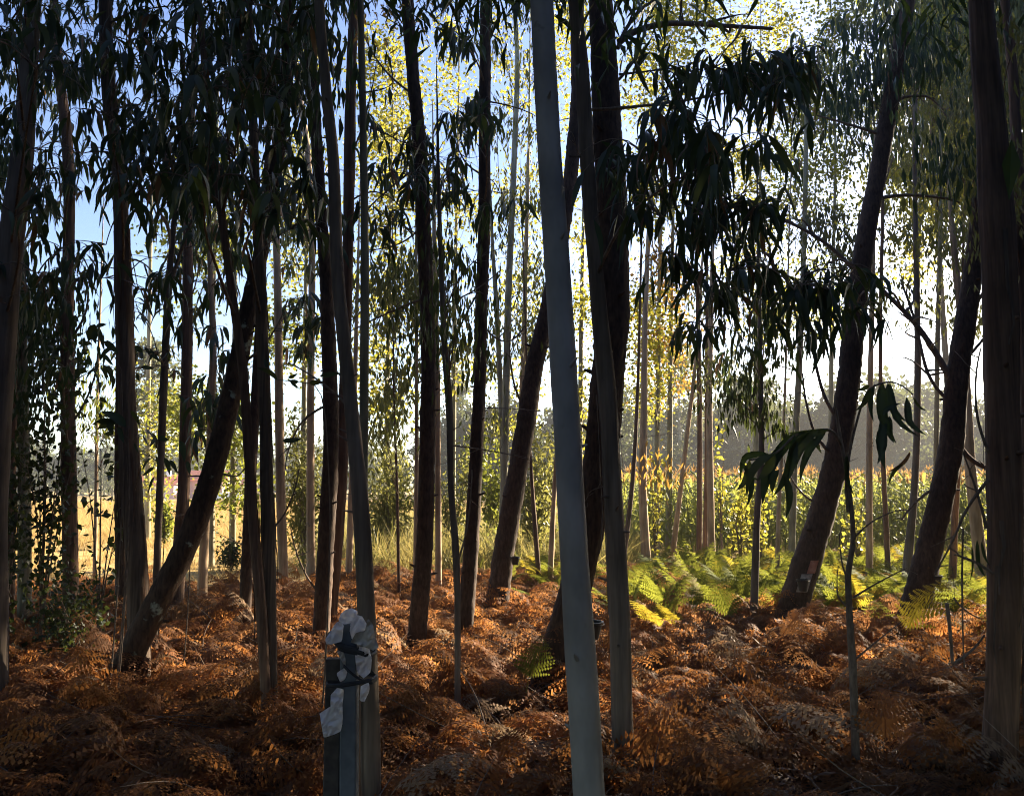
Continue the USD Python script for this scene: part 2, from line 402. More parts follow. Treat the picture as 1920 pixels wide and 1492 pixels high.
    def flake_crown(s, clumps, n, R, leaf, mat, aspect=.8, hang=0.0, name='crown'):
        """A crown of small leaves in uneven clumps on visible limbs."""
        r = s.rng; tw = MB(); cs = []
        for c in clumps:
            way, br = s.branch_from(V(c), .5); tw.add(tube(way, np.linspace(max(br * .7, .006), .004, len(way)), 4))
            cs.append(V(c) + r.normal(size=(n, 3)) * V([R, R, R * .8]) * r.uniform(.5, 1.2))
        cs = np.vstack(cs)
        v, f = flakes(cs, leaf * r.uniform(.6, 1.25, len(cs)), aspect, int(r.integers(1e6)), hang)
        obj('branches', tw.mesh(), M['twig'], s.root, True, kind='stuff'); obj(name, joined(v, f), M[mat], s.root, kind='stuff')

    def limb(s, way, w0, w1, d=None, mat='twig', forks=0, name='branch'):
        """A bare limb through pixels."""
        d = d or s.d; r = s.rng; mb = MB()
        pts = V([P(*q[:2], q[2] if len(q) > 2 else d) for q in way]); sp = spline(pts, 6 + 5 * len(way))
        mb.add(tube(sp, np.linspace(size(w0, d) / 2, size(w1, d) / 2, len(sp)), 6))
        L = np.linalg.norm(np.diff(sp, axis=0), axis=1).sum(); main = unit(sp[-1] - sp[0])
        for k in range(forks):
            a = sp[int(len(sp) * r.uniform(.25, .95))]; o = unit(main + r.normal(size=3) * .8); l = L * r.uniform(.12, .4)
            w = spline([a, a + o * l * .5 + r.normal(size=3) * .03 * l, a + unit(o + r.normal(size=3) * .4) * l], 7)
            mb.add(tube(w, np.linspace(size(w1, d) * .55, .0012, 7), 4))
        return obj(name, mb.mesh(), M[mat], s.root, True)

    def strips(s, n, z0, z1, length=(.4, 1.0), width=(.012, .03), mat='brown', lift=.02):
        """Loose strips of bark hanging off the trunk, each a part."""
        r = s.rng
        for _ in range(n):
            z = r.uniform(z0, z1); L = r.uniform(*length); a = r.uniform(0, 6.28); wd = r.uniform(*width); k = []
            for t in np.linspace(0, 1, 7):
                p, q = s.at_z(z - L * t); aa = a + .5 * t * r.normal() * .3
                o = V([math.cos(aa), math.sin(aa), 0]); sd = V([-o[1], o[0], 0])
                p = V([p[0], p[1], z - L * t]); c = p + o * (q * 1.06 + .004 + lift * t ** 2 * r.uniform(.3, 1.5)); ww = wd * (1 - .6 * t) / 2
                k += [c - sd * ww, c + o * .003, c + sd * ww]
            f = []
            for b in range(6):
                for m in (0, 1):
                    f += [[3 * b + m, 3 * b + m + 1, 3 * b + m + 4], [3 * b + m, 3 * b + m + 4, 3 * b + m + 3]]
            obj('bark_strip', (V(k), V(f)), M[mat], s.root, True)

    def knots(s, n, z0, z1, L=(.02, .08)):
        """Broken branch stubs, each a part."""
        r = s.rng
        for _ in range(n):
            p, q = s.at_z(r.uniform(z0, z1)); a = r.uniform(-.5, 3.6); o = unit(V([math.cos(a), -math.sin(a), r.uniform(-.1, .6)]))
            w = spline([p + o * q * .7, p + o * (q + .02), p + o * (q + r.uniform(*L))], 4)
            obj('branch_stub', tube(w, V([.4, .28, .22, .12]) * q * .55, 6), M[s.bk], s.root, True)

    def close(s):
        for m, mb in s.rest.items():
            obj('foliage', mb.mesh(), M[m], s.root, True, kind='stuff')


def in_ellipses(r, es, n):
    """n pixel points spread over ellipses (cx, cy, rx, ry)."""
    a = V([e[2] * e[3] for e in es], float); k = r.choice(len(es), n, p=a / a.sum())
    t, q = r.uniform(0, 6.28, n), np.sqrt(r.random(n))
    return [(es[i][0] + es[i][2] * q[m] * math.cos(t[m]), es[i][1] + es[i][3] * q[m] * math.sin(t[m])) for m, i in enumerate(k)]


T = Tree
# --- near and middle trunks, from left to right
T('l1', 'eucalyptus_tree', 'thick dark brown trunk at the left edge of the photo, leaning right as it rises', 'grey', 6.2, [(62, 0, 28), (46, 250, 36), (27, 400, 44), (12, 550, 44), (4, 700, 42), (-6, 900, 40), (-10, 1150, 44)], 9)
T('l1b', 'eucalyptus_tree', 'short reddish lower trunk between the left edge and the grey-green trunk', 'brown', 9.2, [(26, 560, 14), (22, 760, 17), (18, 900, 22), (14, 1080, 24)], 6)
T('l2', 'eucalyptus_tree', 'slim grey-green trunk second in from the left edge, behind the bush', 'olive', 9.6, [(36, 380, 14), (40, 560, 18), (43, 760, 20), (46, 940, 23), (46, 1110, 24)], 8)
T('l3', 'eucalyptus_tree', 'straight brown trunk with sunlit right edge, among the leafy bush at left', 'brown', 9.4, [(104, 60, 18), (112, 150, 19), (126, 260, 20), (130, 380, 20), (126, 600, 23), (128, 780, 25), (130, 950, 27), (133, 1110, 27)], 9)
T('l4', 'eucalyptus_tree', 'grey trunk with peeling stringy bark, sharing its foot with the steeply leaning pine', 'stringy', 6.9, [(197, 0, 24), (204, 170, 26), (219, 300, 25), (228, 420, 27), (233, 600, 32), (240, 800, 33), (247, 930, 38), (256, 1050, 38), (260, 1190, 36)], 9.5)
T('l4b', 'pine_tree', 'short dark trunk showing just behind the grey peeling trunk', 'pine', 11, [(228, 480, 14), (226, 700, 17), (225, 930, 20), (228, 1070, 22)], 7)
T('l5', 'pine_tree', 'dark pine leaning steeply to the right, with pale lichen low on its trunk', 'pine_lichen', 6.8, [(540, 0, 20), (536, 150, 22), (520, 300, 25), (507, 380, 26), (490, 470, 28), (470, 560, 31), (447, 680, 36), (420, 800, 38), (385, 930, 41), (345, 1030, 43), (300, 1120, 45), (264, 1190, 48)], 9)
T('l6', 'young_tree', 'thin dark stem forking near the top, left of the leaning pine', 'grey', 8.0, [(335, 300, 8), (322, 470, 11), (316, 540, 13), (308, 700, 14), (301, 880, 13), (293, 1100, 13)], 6)
T('l7', 'eucalyptus_tree', 'brown upright trunk that the leaning pine crosses low down', 'brown', 11, [(357, 260, 15), (353, 400, 17), (352, 520, 19), (350, 700, 20), (345, 900, 22), (338, 1010, 24)], 9)
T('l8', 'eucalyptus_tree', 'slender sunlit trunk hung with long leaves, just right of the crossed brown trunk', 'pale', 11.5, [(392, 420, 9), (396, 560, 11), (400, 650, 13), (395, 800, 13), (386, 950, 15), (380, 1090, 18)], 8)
T('l9', 'eucalyptus_tree', 'thin shaggy red-brown stem crossing in front of the leaning pine', 'brown', 5.6, [(378, 60, 11), (394, 200, 12), (410, 360, 14), (425, 480, 15), (441, 590, 16), (456, 700, 17), (466, 850, 17), (477, 1000, 19), (490, 1150, 19), (500, 1330, 18)], 6.5)
T('l9b', 'eucalyptus_tree', 'dull brown loose-barked stem, right-hand one of the tight pair left of the post', 'stringy', 5.7, [(470, 120, 14), (482, 400, 17), (492, 640, 22), (498, 800, 23), (502, 1000, 25), (508, 1150, 20), (514, 1330, 14)], 6.5)
T('l9c', 'pine_tree', 'dark short-looking trunk behind the tight pair of brown stems', 'pine', 10, [(492, 500, 15), (482, 700, 18), (470, 900, 20), (461, 1105, 22)], 8)
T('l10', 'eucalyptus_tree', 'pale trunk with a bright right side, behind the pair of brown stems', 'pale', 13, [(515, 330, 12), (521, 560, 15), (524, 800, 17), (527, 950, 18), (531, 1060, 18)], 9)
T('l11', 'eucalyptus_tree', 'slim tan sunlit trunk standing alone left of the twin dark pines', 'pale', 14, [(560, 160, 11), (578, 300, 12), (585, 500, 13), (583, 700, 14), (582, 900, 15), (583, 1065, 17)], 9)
T('l12', 'pine_tree', 'dark pine behind the wrapped post, its foot hidden in bracken', 'pine', 8.5, [(572, 0, 20), (586, 150, 22), (602, 400, 23), (610, 500, 24), (616, 640, 28), (620, 850, 29), (612, 1000, 31), (603, 1170, 31)], 9)
T('l14', 'eucalyptus_tree', 'brown trunk with orange right edge, squeezed between the dark pine and the grey stem', 'brown', 9.0, [(664, 0, 17), (658, 150, 20), (655, 320, 22), (652, 500, 20), (648, 660, 20), (641, 880, 22), (630, 1040, 22), (622, 1130, 24)], 9)
T('l13', 'eucalyptus_tree', 'long grey stem rising right behind the wrapped post', 'grey', 4.3, [(598, 0, 20), (612, 170, 21), (625, 300, 22), (632, 500, 24), (645, 640, 25), (660, 780, 26), (672, 900, 29), (680, 1000, 31), (687, 1150, 33), (692, 1300, 34), (696, 1480, 36)], 6.5)
T('l15', 'eucalyptus_tree', 'thin straight olive stem just right of the grey stem by the post', 'olive', 6.2, [(676, 0, 13), (681, 250, 14), (684, 500, 16), (683, 700, 17), (681, 900, 17), (684, 1040, 18)], 7.5)
T('l16', 'eucalyptus_tree', 'short pale sunlit trunk low between the grey stem and the dark pine', 'pale', 14, [(668, 620, 8), (663, 800, 10), (658, 950, 12), (655, 1050, 13)], 7)
T('c17', 'pine_tree', 'dark pine at the left of the middle, between the wrapped post and the centre', 'pine', 8.6, [(764, 0, 24), (775, 150, 25), (785, 250, 27), (793, 400, 29), (800, 560, 28), (803, 700, 28), (801, 850, 30), (797, 1000, 31), (786, 1140, 34)], 9.5)
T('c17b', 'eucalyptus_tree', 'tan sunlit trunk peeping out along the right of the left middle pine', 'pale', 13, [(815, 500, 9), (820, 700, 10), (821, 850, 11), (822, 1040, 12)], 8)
T('c18', 'young_tree', 'thin crooked dark sapling between the two upright middle pines', 'grey', 6.1, [(822, 330, 7), (828, 520, 10), (833, 640, 12), (843, 780, 13), (845, 900, 12), (854, 1030, 13), (858, 1130, 12), (858, 1290, 11)], 5)
T('c19', 'pine_tree', 'straight dark pine right of the crooked sapling', 'pine', 9.0, [(911, 0, 21), (909, 200, 23), (908, 400, 23), (903, 560, 24), (900, 700, 24), (893, 850, 25), (885, 1000, 28), (876, 1125, 29)], 9.5)
T('c20', 'pine_tree', 'dark pine leaning right behind the smooth grey trunk, resin pot at its foot', 'pine', 10.8, [(1082, 0, 27), (1084, 150, 28), (1073, 300, 28), (1060, 400, 28), (1042, 510, 30), (1018, 620, 33), (1000, 700, 35), (985, 800, 36), (968, 900, 37), (950, 1000, 39), (938, 1085, 41)], 9)
T('c22', 'eucalyptus_tree', 'smooth pale grey trunk in the centre foreground, nearest of all', 'smooth', 3.8, [(1016, 0, 46), (1028, 250, 46), (1045, 500, 50), (1060, 750, 51), (1074, 1000, 52), (1090, 1250, 57), (1104, 1480, 57)], 6.5, sides=40)
T('c23', 'eucalyptus_tree', 'slimmer grey-brown trunk just right of the smooth centre trunk', 'grey', 4.9, [(1078, 0, 26), (1092, 150, 28), (1101, 300, 29), (1112, 450, 29), (1125, 600, 31), (1139, 750, 34), (1148, 900, 35), (1157, 1050, 36), (1163, 1200, 38), (1168, 1400, 40)], 6.5)
T('c24', 'pine_tree', 'stout dark pine curving left towards its foot, behind the centre trunks', 'pine', 6.9, [(1126, 0, 47), (1133, 120, 52), (1139, 250, 57), (1147, 400, 60), (1150, 560, 62), (1140, 700, 62), (1125, 860, 62), (1105, 980, 60), (1082, 1090, 58), (1040, 1235, 58)], 8.5)
T('r26', 'pine_tree', 'dark pine leaning right with a scarred tapped face, right of centre', 'pine', 10, [(1702, 0, 28), (1686, 100, 30), (1668, 200, 32), (1645, 330, 33), (1622, 450, 35), (1605, 580, 39), (1590, 720, 41), (1570, 850, 43), (1545, 950, 46), (1520, 1030, 49), (1498, 1100, 52)], 10)
T('r27', 'young_tree', 'short dark slim trunk standing in green bracken left of the scarred pine', 'grey', 10, [(1424, 560, 7), (1426, 700, 9), (1428, 850, 11), (1420, 960, 12), (1415, 1100, 14)], 6)
T('r27b', 'young_tree', 'bare crooked sapling in front of the two right-leaning pines', 'twig', 5.0, [(1572, 800, 6), (1588, 890, 8), (1600, 1000, 9), (1590, 1090, 11), (1593, 1160, 12), (1599, 1250, 14), (1603, 1370, 14)], 2.2)
T('r28', 'pine_tree', 'dark pine leaning right beside the big right-hand trunk, resin pot at its foot', 'pine', 9.5, [(1850, 200, 26), (1836, 400, 30), (1825, 500, 33), (1811, 600, 37), (1796, 700, 40), (1784, 830, 42), (1765, 930, 43), (1745, 1020, 46), (1722, 1115, 50)], 9.5)
T('r29', 'eucalyptus_tree', 'big brown-grey foreground trunk near the right edge', 'brown', 5.0, [(1838, 0, 43), (1846, 110, 48), (1860, 250, 54), (1871, 450, 62), (1877, 600, 61), (1880, 750, 59), (1884, 1000, 57), (1882, 1200, 55), (1876, 1370, 56)], 6.5, sides=36, flare=1.15)
T('r30', 'eucalyptus_tree', 'slim dark trunk in the upper right corner, behind the big right-hand trunk', 'brown', 7.0, [(1884, 0, 17), (1900, 150, 18), (1907, 300, 20), (1915, 500, 22), (1928, 800, 24), (1932, 1180, 26)], 8)

# --- thin sunlit trunks along the edge of the wood
edge = [
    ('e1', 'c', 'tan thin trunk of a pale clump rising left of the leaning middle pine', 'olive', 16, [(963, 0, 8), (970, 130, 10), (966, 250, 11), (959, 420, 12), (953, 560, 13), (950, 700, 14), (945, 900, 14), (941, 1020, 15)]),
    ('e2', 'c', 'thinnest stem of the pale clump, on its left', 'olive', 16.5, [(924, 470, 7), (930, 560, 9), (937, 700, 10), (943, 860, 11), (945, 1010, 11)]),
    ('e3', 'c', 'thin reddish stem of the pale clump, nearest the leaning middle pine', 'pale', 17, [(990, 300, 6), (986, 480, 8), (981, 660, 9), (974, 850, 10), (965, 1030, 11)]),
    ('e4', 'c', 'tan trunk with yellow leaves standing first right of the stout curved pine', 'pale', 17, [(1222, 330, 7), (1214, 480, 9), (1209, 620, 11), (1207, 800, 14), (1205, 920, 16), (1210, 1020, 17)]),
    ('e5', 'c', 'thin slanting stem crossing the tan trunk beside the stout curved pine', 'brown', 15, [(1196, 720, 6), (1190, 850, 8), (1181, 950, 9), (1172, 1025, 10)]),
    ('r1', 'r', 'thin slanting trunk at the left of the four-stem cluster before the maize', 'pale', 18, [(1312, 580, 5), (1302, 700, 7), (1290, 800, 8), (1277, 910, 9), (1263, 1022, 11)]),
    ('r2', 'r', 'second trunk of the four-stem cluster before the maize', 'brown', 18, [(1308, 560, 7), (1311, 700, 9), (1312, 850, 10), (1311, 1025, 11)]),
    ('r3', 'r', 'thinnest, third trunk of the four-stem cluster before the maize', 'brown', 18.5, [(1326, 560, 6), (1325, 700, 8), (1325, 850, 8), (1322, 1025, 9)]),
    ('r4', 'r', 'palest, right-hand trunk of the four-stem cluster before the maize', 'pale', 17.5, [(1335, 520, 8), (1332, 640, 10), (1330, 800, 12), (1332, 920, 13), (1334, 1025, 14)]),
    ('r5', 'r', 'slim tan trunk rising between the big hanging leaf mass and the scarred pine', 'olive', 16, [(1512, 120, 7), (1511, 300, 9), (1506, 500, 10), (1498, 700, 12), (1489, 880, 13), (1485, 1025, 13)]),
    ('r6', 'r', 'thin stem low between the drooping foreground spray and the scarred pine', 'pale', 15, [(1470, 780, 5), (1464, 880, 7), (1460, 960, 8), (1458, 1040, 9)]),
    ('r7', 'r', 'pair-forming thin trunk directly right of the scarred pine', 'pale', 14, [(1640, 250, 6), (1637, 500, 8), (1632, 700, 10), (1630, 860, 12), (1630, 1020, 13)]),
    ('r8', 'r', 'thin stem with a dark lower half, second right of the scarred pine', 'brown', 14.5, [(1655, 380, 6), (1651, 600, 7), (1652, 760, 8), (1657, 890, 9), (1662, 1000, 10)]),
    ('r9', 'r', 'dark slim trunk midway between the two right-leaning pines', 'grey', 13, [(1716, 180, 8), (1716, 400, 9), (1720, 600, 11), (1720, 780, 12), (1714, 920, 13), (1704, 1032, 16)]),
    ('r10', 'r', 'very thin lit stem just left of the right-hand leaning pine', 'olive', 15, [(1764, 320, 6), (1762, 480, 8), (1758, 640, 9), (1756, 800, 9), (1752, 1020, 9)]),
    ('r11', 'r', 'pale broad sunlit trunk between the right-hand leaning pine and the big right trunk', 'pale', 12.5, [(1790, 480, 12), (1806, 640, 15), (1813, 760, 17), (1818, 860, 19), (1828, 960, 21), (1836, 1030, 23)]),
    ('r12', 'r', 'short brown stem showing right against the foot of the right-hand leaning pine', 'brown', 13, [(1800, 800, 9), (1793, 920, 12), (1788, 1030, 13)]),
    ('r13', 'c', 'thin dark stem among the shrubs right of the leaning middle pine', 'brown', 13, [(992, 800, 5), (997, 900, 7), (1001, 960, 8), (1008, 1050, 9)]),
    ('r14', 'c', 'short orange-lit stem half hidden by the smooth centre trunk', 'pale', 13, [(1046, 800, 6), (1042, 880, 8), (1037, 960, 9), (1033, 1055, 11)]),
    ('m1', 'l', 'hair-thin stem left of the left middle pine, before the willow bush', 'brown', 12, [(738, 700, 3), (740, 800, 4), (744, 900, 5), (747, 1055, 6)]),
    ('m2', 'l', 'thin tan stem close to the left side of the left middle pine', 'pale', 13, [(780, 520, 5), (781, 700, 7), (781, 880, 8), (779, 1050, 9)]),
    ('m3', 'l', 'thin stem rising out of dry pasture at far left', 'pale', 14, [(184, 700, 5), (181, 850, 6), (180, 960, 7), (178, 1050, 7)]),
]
for k, side, lab, bk, d, way in edge:
    T(k, 'young_tree', lab, bk, d, way, 9 if d > 14.5 else 7, flare=1.15)
# ---------------------------------------------------------------- foliage in view
r = rng


def region(key, ellipses, count, dj=.8, **kw):
    t = TREES[key]
    for px, py in in_ellipses(t.rng, ellipses, count):
        t.spray(P(px, py, t.d + t.rng.normal() * dj), **kw)


JUV = dict(L=(.17, .27), W=(.024, .038))
OVAL = dict(L=(.10, .16), W=(.045, .07), prof='oval', n=8, down=(-.7, -1.3))
region('l1', [(30, 60, 70, 90), (20, 330, 60, 120), (60, 480, 70, 90)], 34, n=17, L=(.14, .22), W=(.026, .04))
region('l3', [(110, 90, 60, 110), (100, 300, 60, 110), (90, 560, 80, 110), (110, 700, 60, 60)], 34, dj=1.0, n=17)
region('l4', [(270, 80, 90, 120), (200, 150, 60, 90), (250, 270, 110, 90), (190, 420, 60, 110), (265, 560, 40, 60)], 40, n=16, **JUV)
region('l9', [(380, 80, 100, 110), (360, 240, 90, 90), (330, 330, 80, 60), (400, 320, 50, 60)], 40, n=17, L=(.15, .24), W=(.03, .046))
region('l9b', [(480, 100, 80, 130), (470, 260, 70, 100), (450, 380, 60, 70), (560, 420, 40, 80)], 42, n=17, L=(.15, .24), W=(.03, .046))
region('l8', [(390, 480, 55, 60), (385, 620, 40, 80), (385, 760, 35, 60), (420, 700, 30, 60)], 22, dj=.5, n=14, L=(.26, .42), W=(.045, .07))
region('l7', [(345, 330, 50, 60), (370, 440, 60, 50)], 14, n=14, L=(.22, .34), W=(.04, .06))
region('l10', [(540, 560, 40, 60), (565, 470, 40, 60), (555, 620, 30, 50)], 14, dj=.5, n=12, L=(.26, .4), W=(.045, .07))
region('l6', [(305, 560, 45, 40), (300, 630, 45, 40), (300, 690, 30, 30), (310, 860, 30, 30)], 10, dj=.4, n=7, L=(.13, .2), W=(.03, .045), down=(-.5, -1.2))
region('c17', [(745, 260, 45, 40), (740, 330, 50, 40), (735, 400, 50, 40), (810, 340, 40, 60)], 20, dj=.6, n=15, L=(.2, .3), W=(.03, .045))
region('c19', [(885, 220, 30, 30), (880, 280, 35, 40), (860, 330, 30, 40), (925, 380, 20, 40), (870, 90, 30, 20)], 16, dj=.5, n=14, L=(.24, .36), W=(.034, .05))
region('c23', [(1290, 120, 60, 30), (1400, 150, 80, 40), (1500, 130, 50, 50), (1300, 200, 60, 30), (1220, 300, 40, 40), (1330, 290, 60, 40)], 30, dj=.4, n=24, **JUV)
region('r29', [(1230, 350, 40, 50), (1255, 430, 40, 40), (1340, 400, 60, 50), (1330, 500, 60, 60), (1390, 540, 40, 60), (1320, 640, 25, 40), (1400, 660, 30, 40), (1520, 540, 35, 60), (1545, 620, 25, 40)], 34, dj=.5, n=20, branch=False, **JUV)
region('r5', [(1540, 120, 70, 90), (1500, 300, 60, 60), (1420, 660, 40, 70), (1420, 780, 30, 40)], 14, dj=.8, n=16, L=(.3, .48), W=(.05, .08), parts=False, reach=.8)

def leaf_along(tree, br, a, b, w, bend=0.0, d=None, mat='leaf_a', dd=0.0, roll=.35):
    """One large leaf from pixel a to pixel b, w pixels wide."""
    d = d or tree.d; p0, p2 = P(*a, d), P(*b, d + dd); L = np.linalg.norm(p2 - p0)
    sd0 = unit(np.cross(p2 - p0, V([0, 1., 0]))); nn0 = V([0, -1., 0])
    m = (p0 + p2) / 2 + sd0 * bend * L + V([0, 0, .04 * L])
    c = spline([p0, m, p2], 8); t = np.linspace(0, 1, 8); hw = .66 * size(w, d) / 2 * np.maximum(.05, np.sin(np.pi * t ** .7) ** .8)
    tn = unit(np.gradient(c, axis=0)); sd = unit(np.cross(tn, nn0)); sd = unit(math.cos(roll) * sd + math.sin(roll) * nn0); n2 = np.cross(sd, tn)
    v = np.stack([c - sd * hw[:, None] + n2 * hw[:, None] * .25, c, c + sd * hw[:, None] + n2 * hw[:, None] * .25], 1).reshape(-1, 3)
    f = []
    for k in range(7):
        for q in (0, 1):
            x = 3 * k + q
            f += [[x, x + 1, x + 4], [x, x + 4, x + 3]]
    obj('leaf', (v, V(f)), M[mat], br, True); tree.leaves += 1


# --- the two big-leaved shoots of the sapling and other large leaves on the right
t = TREES['r27b']
b = t.limb([(1580, 845, 5.0), (1552, 806, 4.9), (1500, 812, 4.85), (1452, 850, 4.8), (1405, 862, 4.75)], 7, 3)
for a, e, w, bd in [((1552, 806), (1478, 812), 24, .1), ((1535, 806), (1492, 880), 26, -.12), ((1520, 808), (1478, 900), 28, -.15), ((1548, 812), (1500, 905), 22, -.1), ((1500, 812), (1440, 905), 32, -.1), ((1490, 815), (1450, 930), 30, .1),
                    ((1470, 835), (1430, 945), 34, -.08), ((1452, 850), (1420, 900), 30, .12), ((1455, 850), (1400, 930), 26, -.15), ((1440, 850), (1388, 900), 20, -.3), ((1405, 862), (1380, 920), 22, .15), ((1388, 865), (1398, 952), 18, .18),
                    ((1470, 890), (1473, 972), 22, .1), ((1460, 880), (1448, 925), 20, -.1), ((1500, 815), (1540, 850), 18, .1), ((1392, 915), (1424, 900), 14, .3)]:
    leaf_along(t, b, a, e, w, bd, 4.84 + r.normal() * .08, r.choice(['leaf_a', 'leaf_a', 'leaf_b']), roll=r.normal() * .5)
b = t.limb([(1588, 885, 5.0), (1604, 800, 4.95), (1632, 728, 4.9), (1668, 716, 4.9), (1712, 740, 4.85)], 6, 2.5)
for a, e, w, bd in [((1632, 728), (1604, 770), 16, .12), ((1630, 722), (1606, 732), 12, .1), ((1640, 720), (1638, 790), 22, -.12), ((1655, 716), (1680, 830), 30, -.12), ((1665, 718), (1700, 790), 26, -.18), ((1668, 716), (1722, 818), 26, -.2),
                    ((1700, 744), (1736, 815), 22, -.22), ((1712, 744), (1738, 770), 18, -.2), ((1650, 790), (1645, 870), 24, .1), ((1662, 788), (1660, 880), 26, -.1), ((1655, 780), (1690, 756), 14, .1), ((1668, 780), (1676, 830), 22, -.1)]:
    leaf_along(t, b, a, e, w, bd, 4.9 + r.normal() * .08, r.choice(['leaf_a', 'leaf_c', 'leaf_b']), roll=r.normal() * .5)
leaf_along(t, b, (1707, 845), (1664, 884), 13, .15, 4.9, 'leaf_d'); leaf_along(t, b, (1693, 870), (1665, 912), 12, -.1, 4.9, 'leaf_b')
b = t.limb([(1590, 960, 5.0), (1586, 885, 4.97), (1588, 848, 4.95)], 6, 3)
leaf_along(t, b, (1588, 848), (1602, 930), 16, -.1, 4.95, 'leaf_a'); leaf_along(t, b, (1590, 862), (1578, 905), 12, .1, 4.95, 'leaf_b')
for way in ([(1591, 1090), (1578, 1050), (1574, 1010), (1580, 985)], [(1601, 1010), (1640, 975), (1690, 955)], [(1598, 1240), (1640, 1205), (1690, 1165)], [(1600, 1120), (1650, 1090), (1700, 1065)], [(1592, 1140), (1570, 1110), (1572, 1060)]):
    t.limb(way, 4, 1.6, forks=1)
t = TREES['r29']
b = t.limb([(1862, 1075, 4.9), (1820, 1050, 4.9), (1790, 1040, 4.75)], 6, 3)
for a, e, w, bd in [((1832, 1012), (1850, 1085), 17, -.12), ((1822, 1022), (1818, 1092), 9, .05), ((1840, 1015), (1856, 1060), 12, -.1)]:
    leaf_along(t, b, a, e, w, bd, 4.9)
for way in ([(1850, 990), (1826, 905), (1806, 850)], [(1855, 850), (1830, 760), (1840, 650)], [(1853, 900), (1810, 960), (1788, 1010), (1752, 1076)]):
    t.limb(way, 7, 2.5, forks=3)
# --- bare limbs
for k, way, w0, w1, fk in [
    ('c24', [(1160, 80), (1200, 56), (1262, 44), (1380, 50), (1448, 54)], 15, 7, 4), ('c24', [(1158, 92), (1188, 34), (1240, -8)], 9, 5, 2), ('c24', [(1160, 150), (1200, 90), (1215, 20)], 6, 3, 2), ('c24', [(1160, 140), (1230, 132), (1290, 124)], 5, 2, 2),
    ('r28', [(1792, 735), (1730, 625), (1650, 540), (1592, 492)], 15, 6, 7), ('r28', [(1788, 760), (1740, 700), (1715, 600), (1690, 530)], 8, 4, 5), ('r28', [(1772, 905), (1730, 930), (1690, 975)], 6, 3, 4), ('r28', [(1784, 800), (1810, 850), (1855, 880)], 12, 8, 1),
    ('r28', [(1810, 600), (1850, 540), (1880, 500)], 8, 5, 3), ('r28', [(1795, 690), (1840, 640), (1862, 610)], 7, 4, 2),
    ('r26', [(1650, 372), (1700, 366), (1770, 372), (1800, 380)], 8, 4, 4), ('r26', [(1650, 252), (1600, 236), (1530, 216)], 8, 3, 3), ('r26', [(1600, 505), (1510, 432), (1420, 398)], 9, 4, 4), ('r26', [(1668, 195), (1730, 180), (1775, 220)], 7, 3, 4),
    ('r26', [(1582, 800), (1545, 740), (1520, 640), (1500, 560)], 8, 3, 5), ('r26', [(1565, 860), (1520, 790), (1505, 700)], 7, 3, 4), ('r26', [(1545, 950), (1500, 920), (1470, 860)], 5, 2, 3),
    ('c17', [(800, 300), (735, 350), (660, 420)], 5, 2, 5), ('c17', [(795, 560), (720, 590), (650, 625)], 5, 2, 5), ('c17', [(800, 580), (870, 555), (940, 505)], 4, 2, 4), ('c17', [(780, 180), (720, 130), (680, 60)], 5, 2, 4), ('c17', [(795, 420), (740, 460), (680, 470)], 4, 2, 4),
    ('c19', [(902, 540), (860, 620), (835, 700)], 4, 2, 4), ('c19', [(908, 190), (960, 200), (1000, 215)], 4, 2, 3), ('c19', [(900, 600), (950, 640), (990, 600)], 4, 2, 4), ('c19', [(908, 330), (870, 300), (850, 240)], 4, 2, 4),
    ('l12', [(600, 380), (540, 330), (480, 300)], 5, 2, 4), ('l12', [(590, 200), (520, 150), (470, 90)], 5, 2, 4), ('l12', [(612, 760), (560, 800), (535, 880)], 5, 2, 4), ('l14', [(655, 300), (690, 200), (705, 120)], 4, 2, 4), ('l14', [(655, 380), (700, 360), (760, 400)], 4, 2, 4),
    ('l13', [(660, 770), (600, 715), (540, 680)], 5, 2, 3), ('l3', [(130, 800), (180, 690), (185, 640)], 5, 2, 4), ('l3', [(128, 640), (165, 560), (160, 520)], 6, 3, 3), ('l5', [(440, 690), (500, 640), (540, 560)], 6, 2, 4), ('l6', [(316, 545), (350, 440), (378, 370)], 9, 4, 3),
    ('l5', [(395, 900), (370, 892), (352, 894)], 4, 2, 1), ('l5', [(408, 880), (440, 893), (462, 872)], 4, 2, 1), ('l9b', [(500, 1000), (535, 960), (560, 880)], 4, 2, 4), ('l12', [(606, 1120), (570, 1070), (545, 990)], 4, 2, 3), ('c18', [(856, 1060), (880, 960), (885, 880)], 4, 2, 4), ('c20', [(990, 780), (960, 700), (955, 640)], 5, 2, 4)]:
    TREES[k].limb(way, w0, w1, forks=fk)
for k in ('l1', 'l3', 'l4', 'l7', 'l9c', 'l12', 'l14', 'l15', 'c17', 'c18', 'c19', 'c20', 'c24', 'l8', 'l10', 'l11', 'e1', 'e4', 'r4', 'r7', 'r9', 'r11'):
    t = TREES[k]; q = t.rng
    for _ in range(3):
        i_ = int(q.integers(len(t.pts) // 8, len(t.pts) * 3 // 4)); p = t.pts[i_]; a = q.uniform(0, 6.28); l = q.uniform(.4, 1.1); o = V([math.cos(a), math.sin(a) * .6, q.uniform(-.1, .7)]); mb = MB()
        w = spline([p, p + o * l * .5 + q.normal(size=3) * .05, p + o * l + V([0, 0, -.1 * l])], 10); mb.add(tube(w, np.linspace(.007, .0018, 10), 5))
        for _ in range(5):
            b_ = w[int(q.integers(3, 10))]; o2 = unit(o + q.normal(size=3) * .8) * l * q.uniform(.15, .45); mb.add(tube(spline([b_, b_ + o2 * .5 + q.normal(size=3) * .02, b_ + o2], 5), np.linspace(.003, .001, 5), 4))
        obj('branch', mb.mesh(), M['twig'], t.root, True)
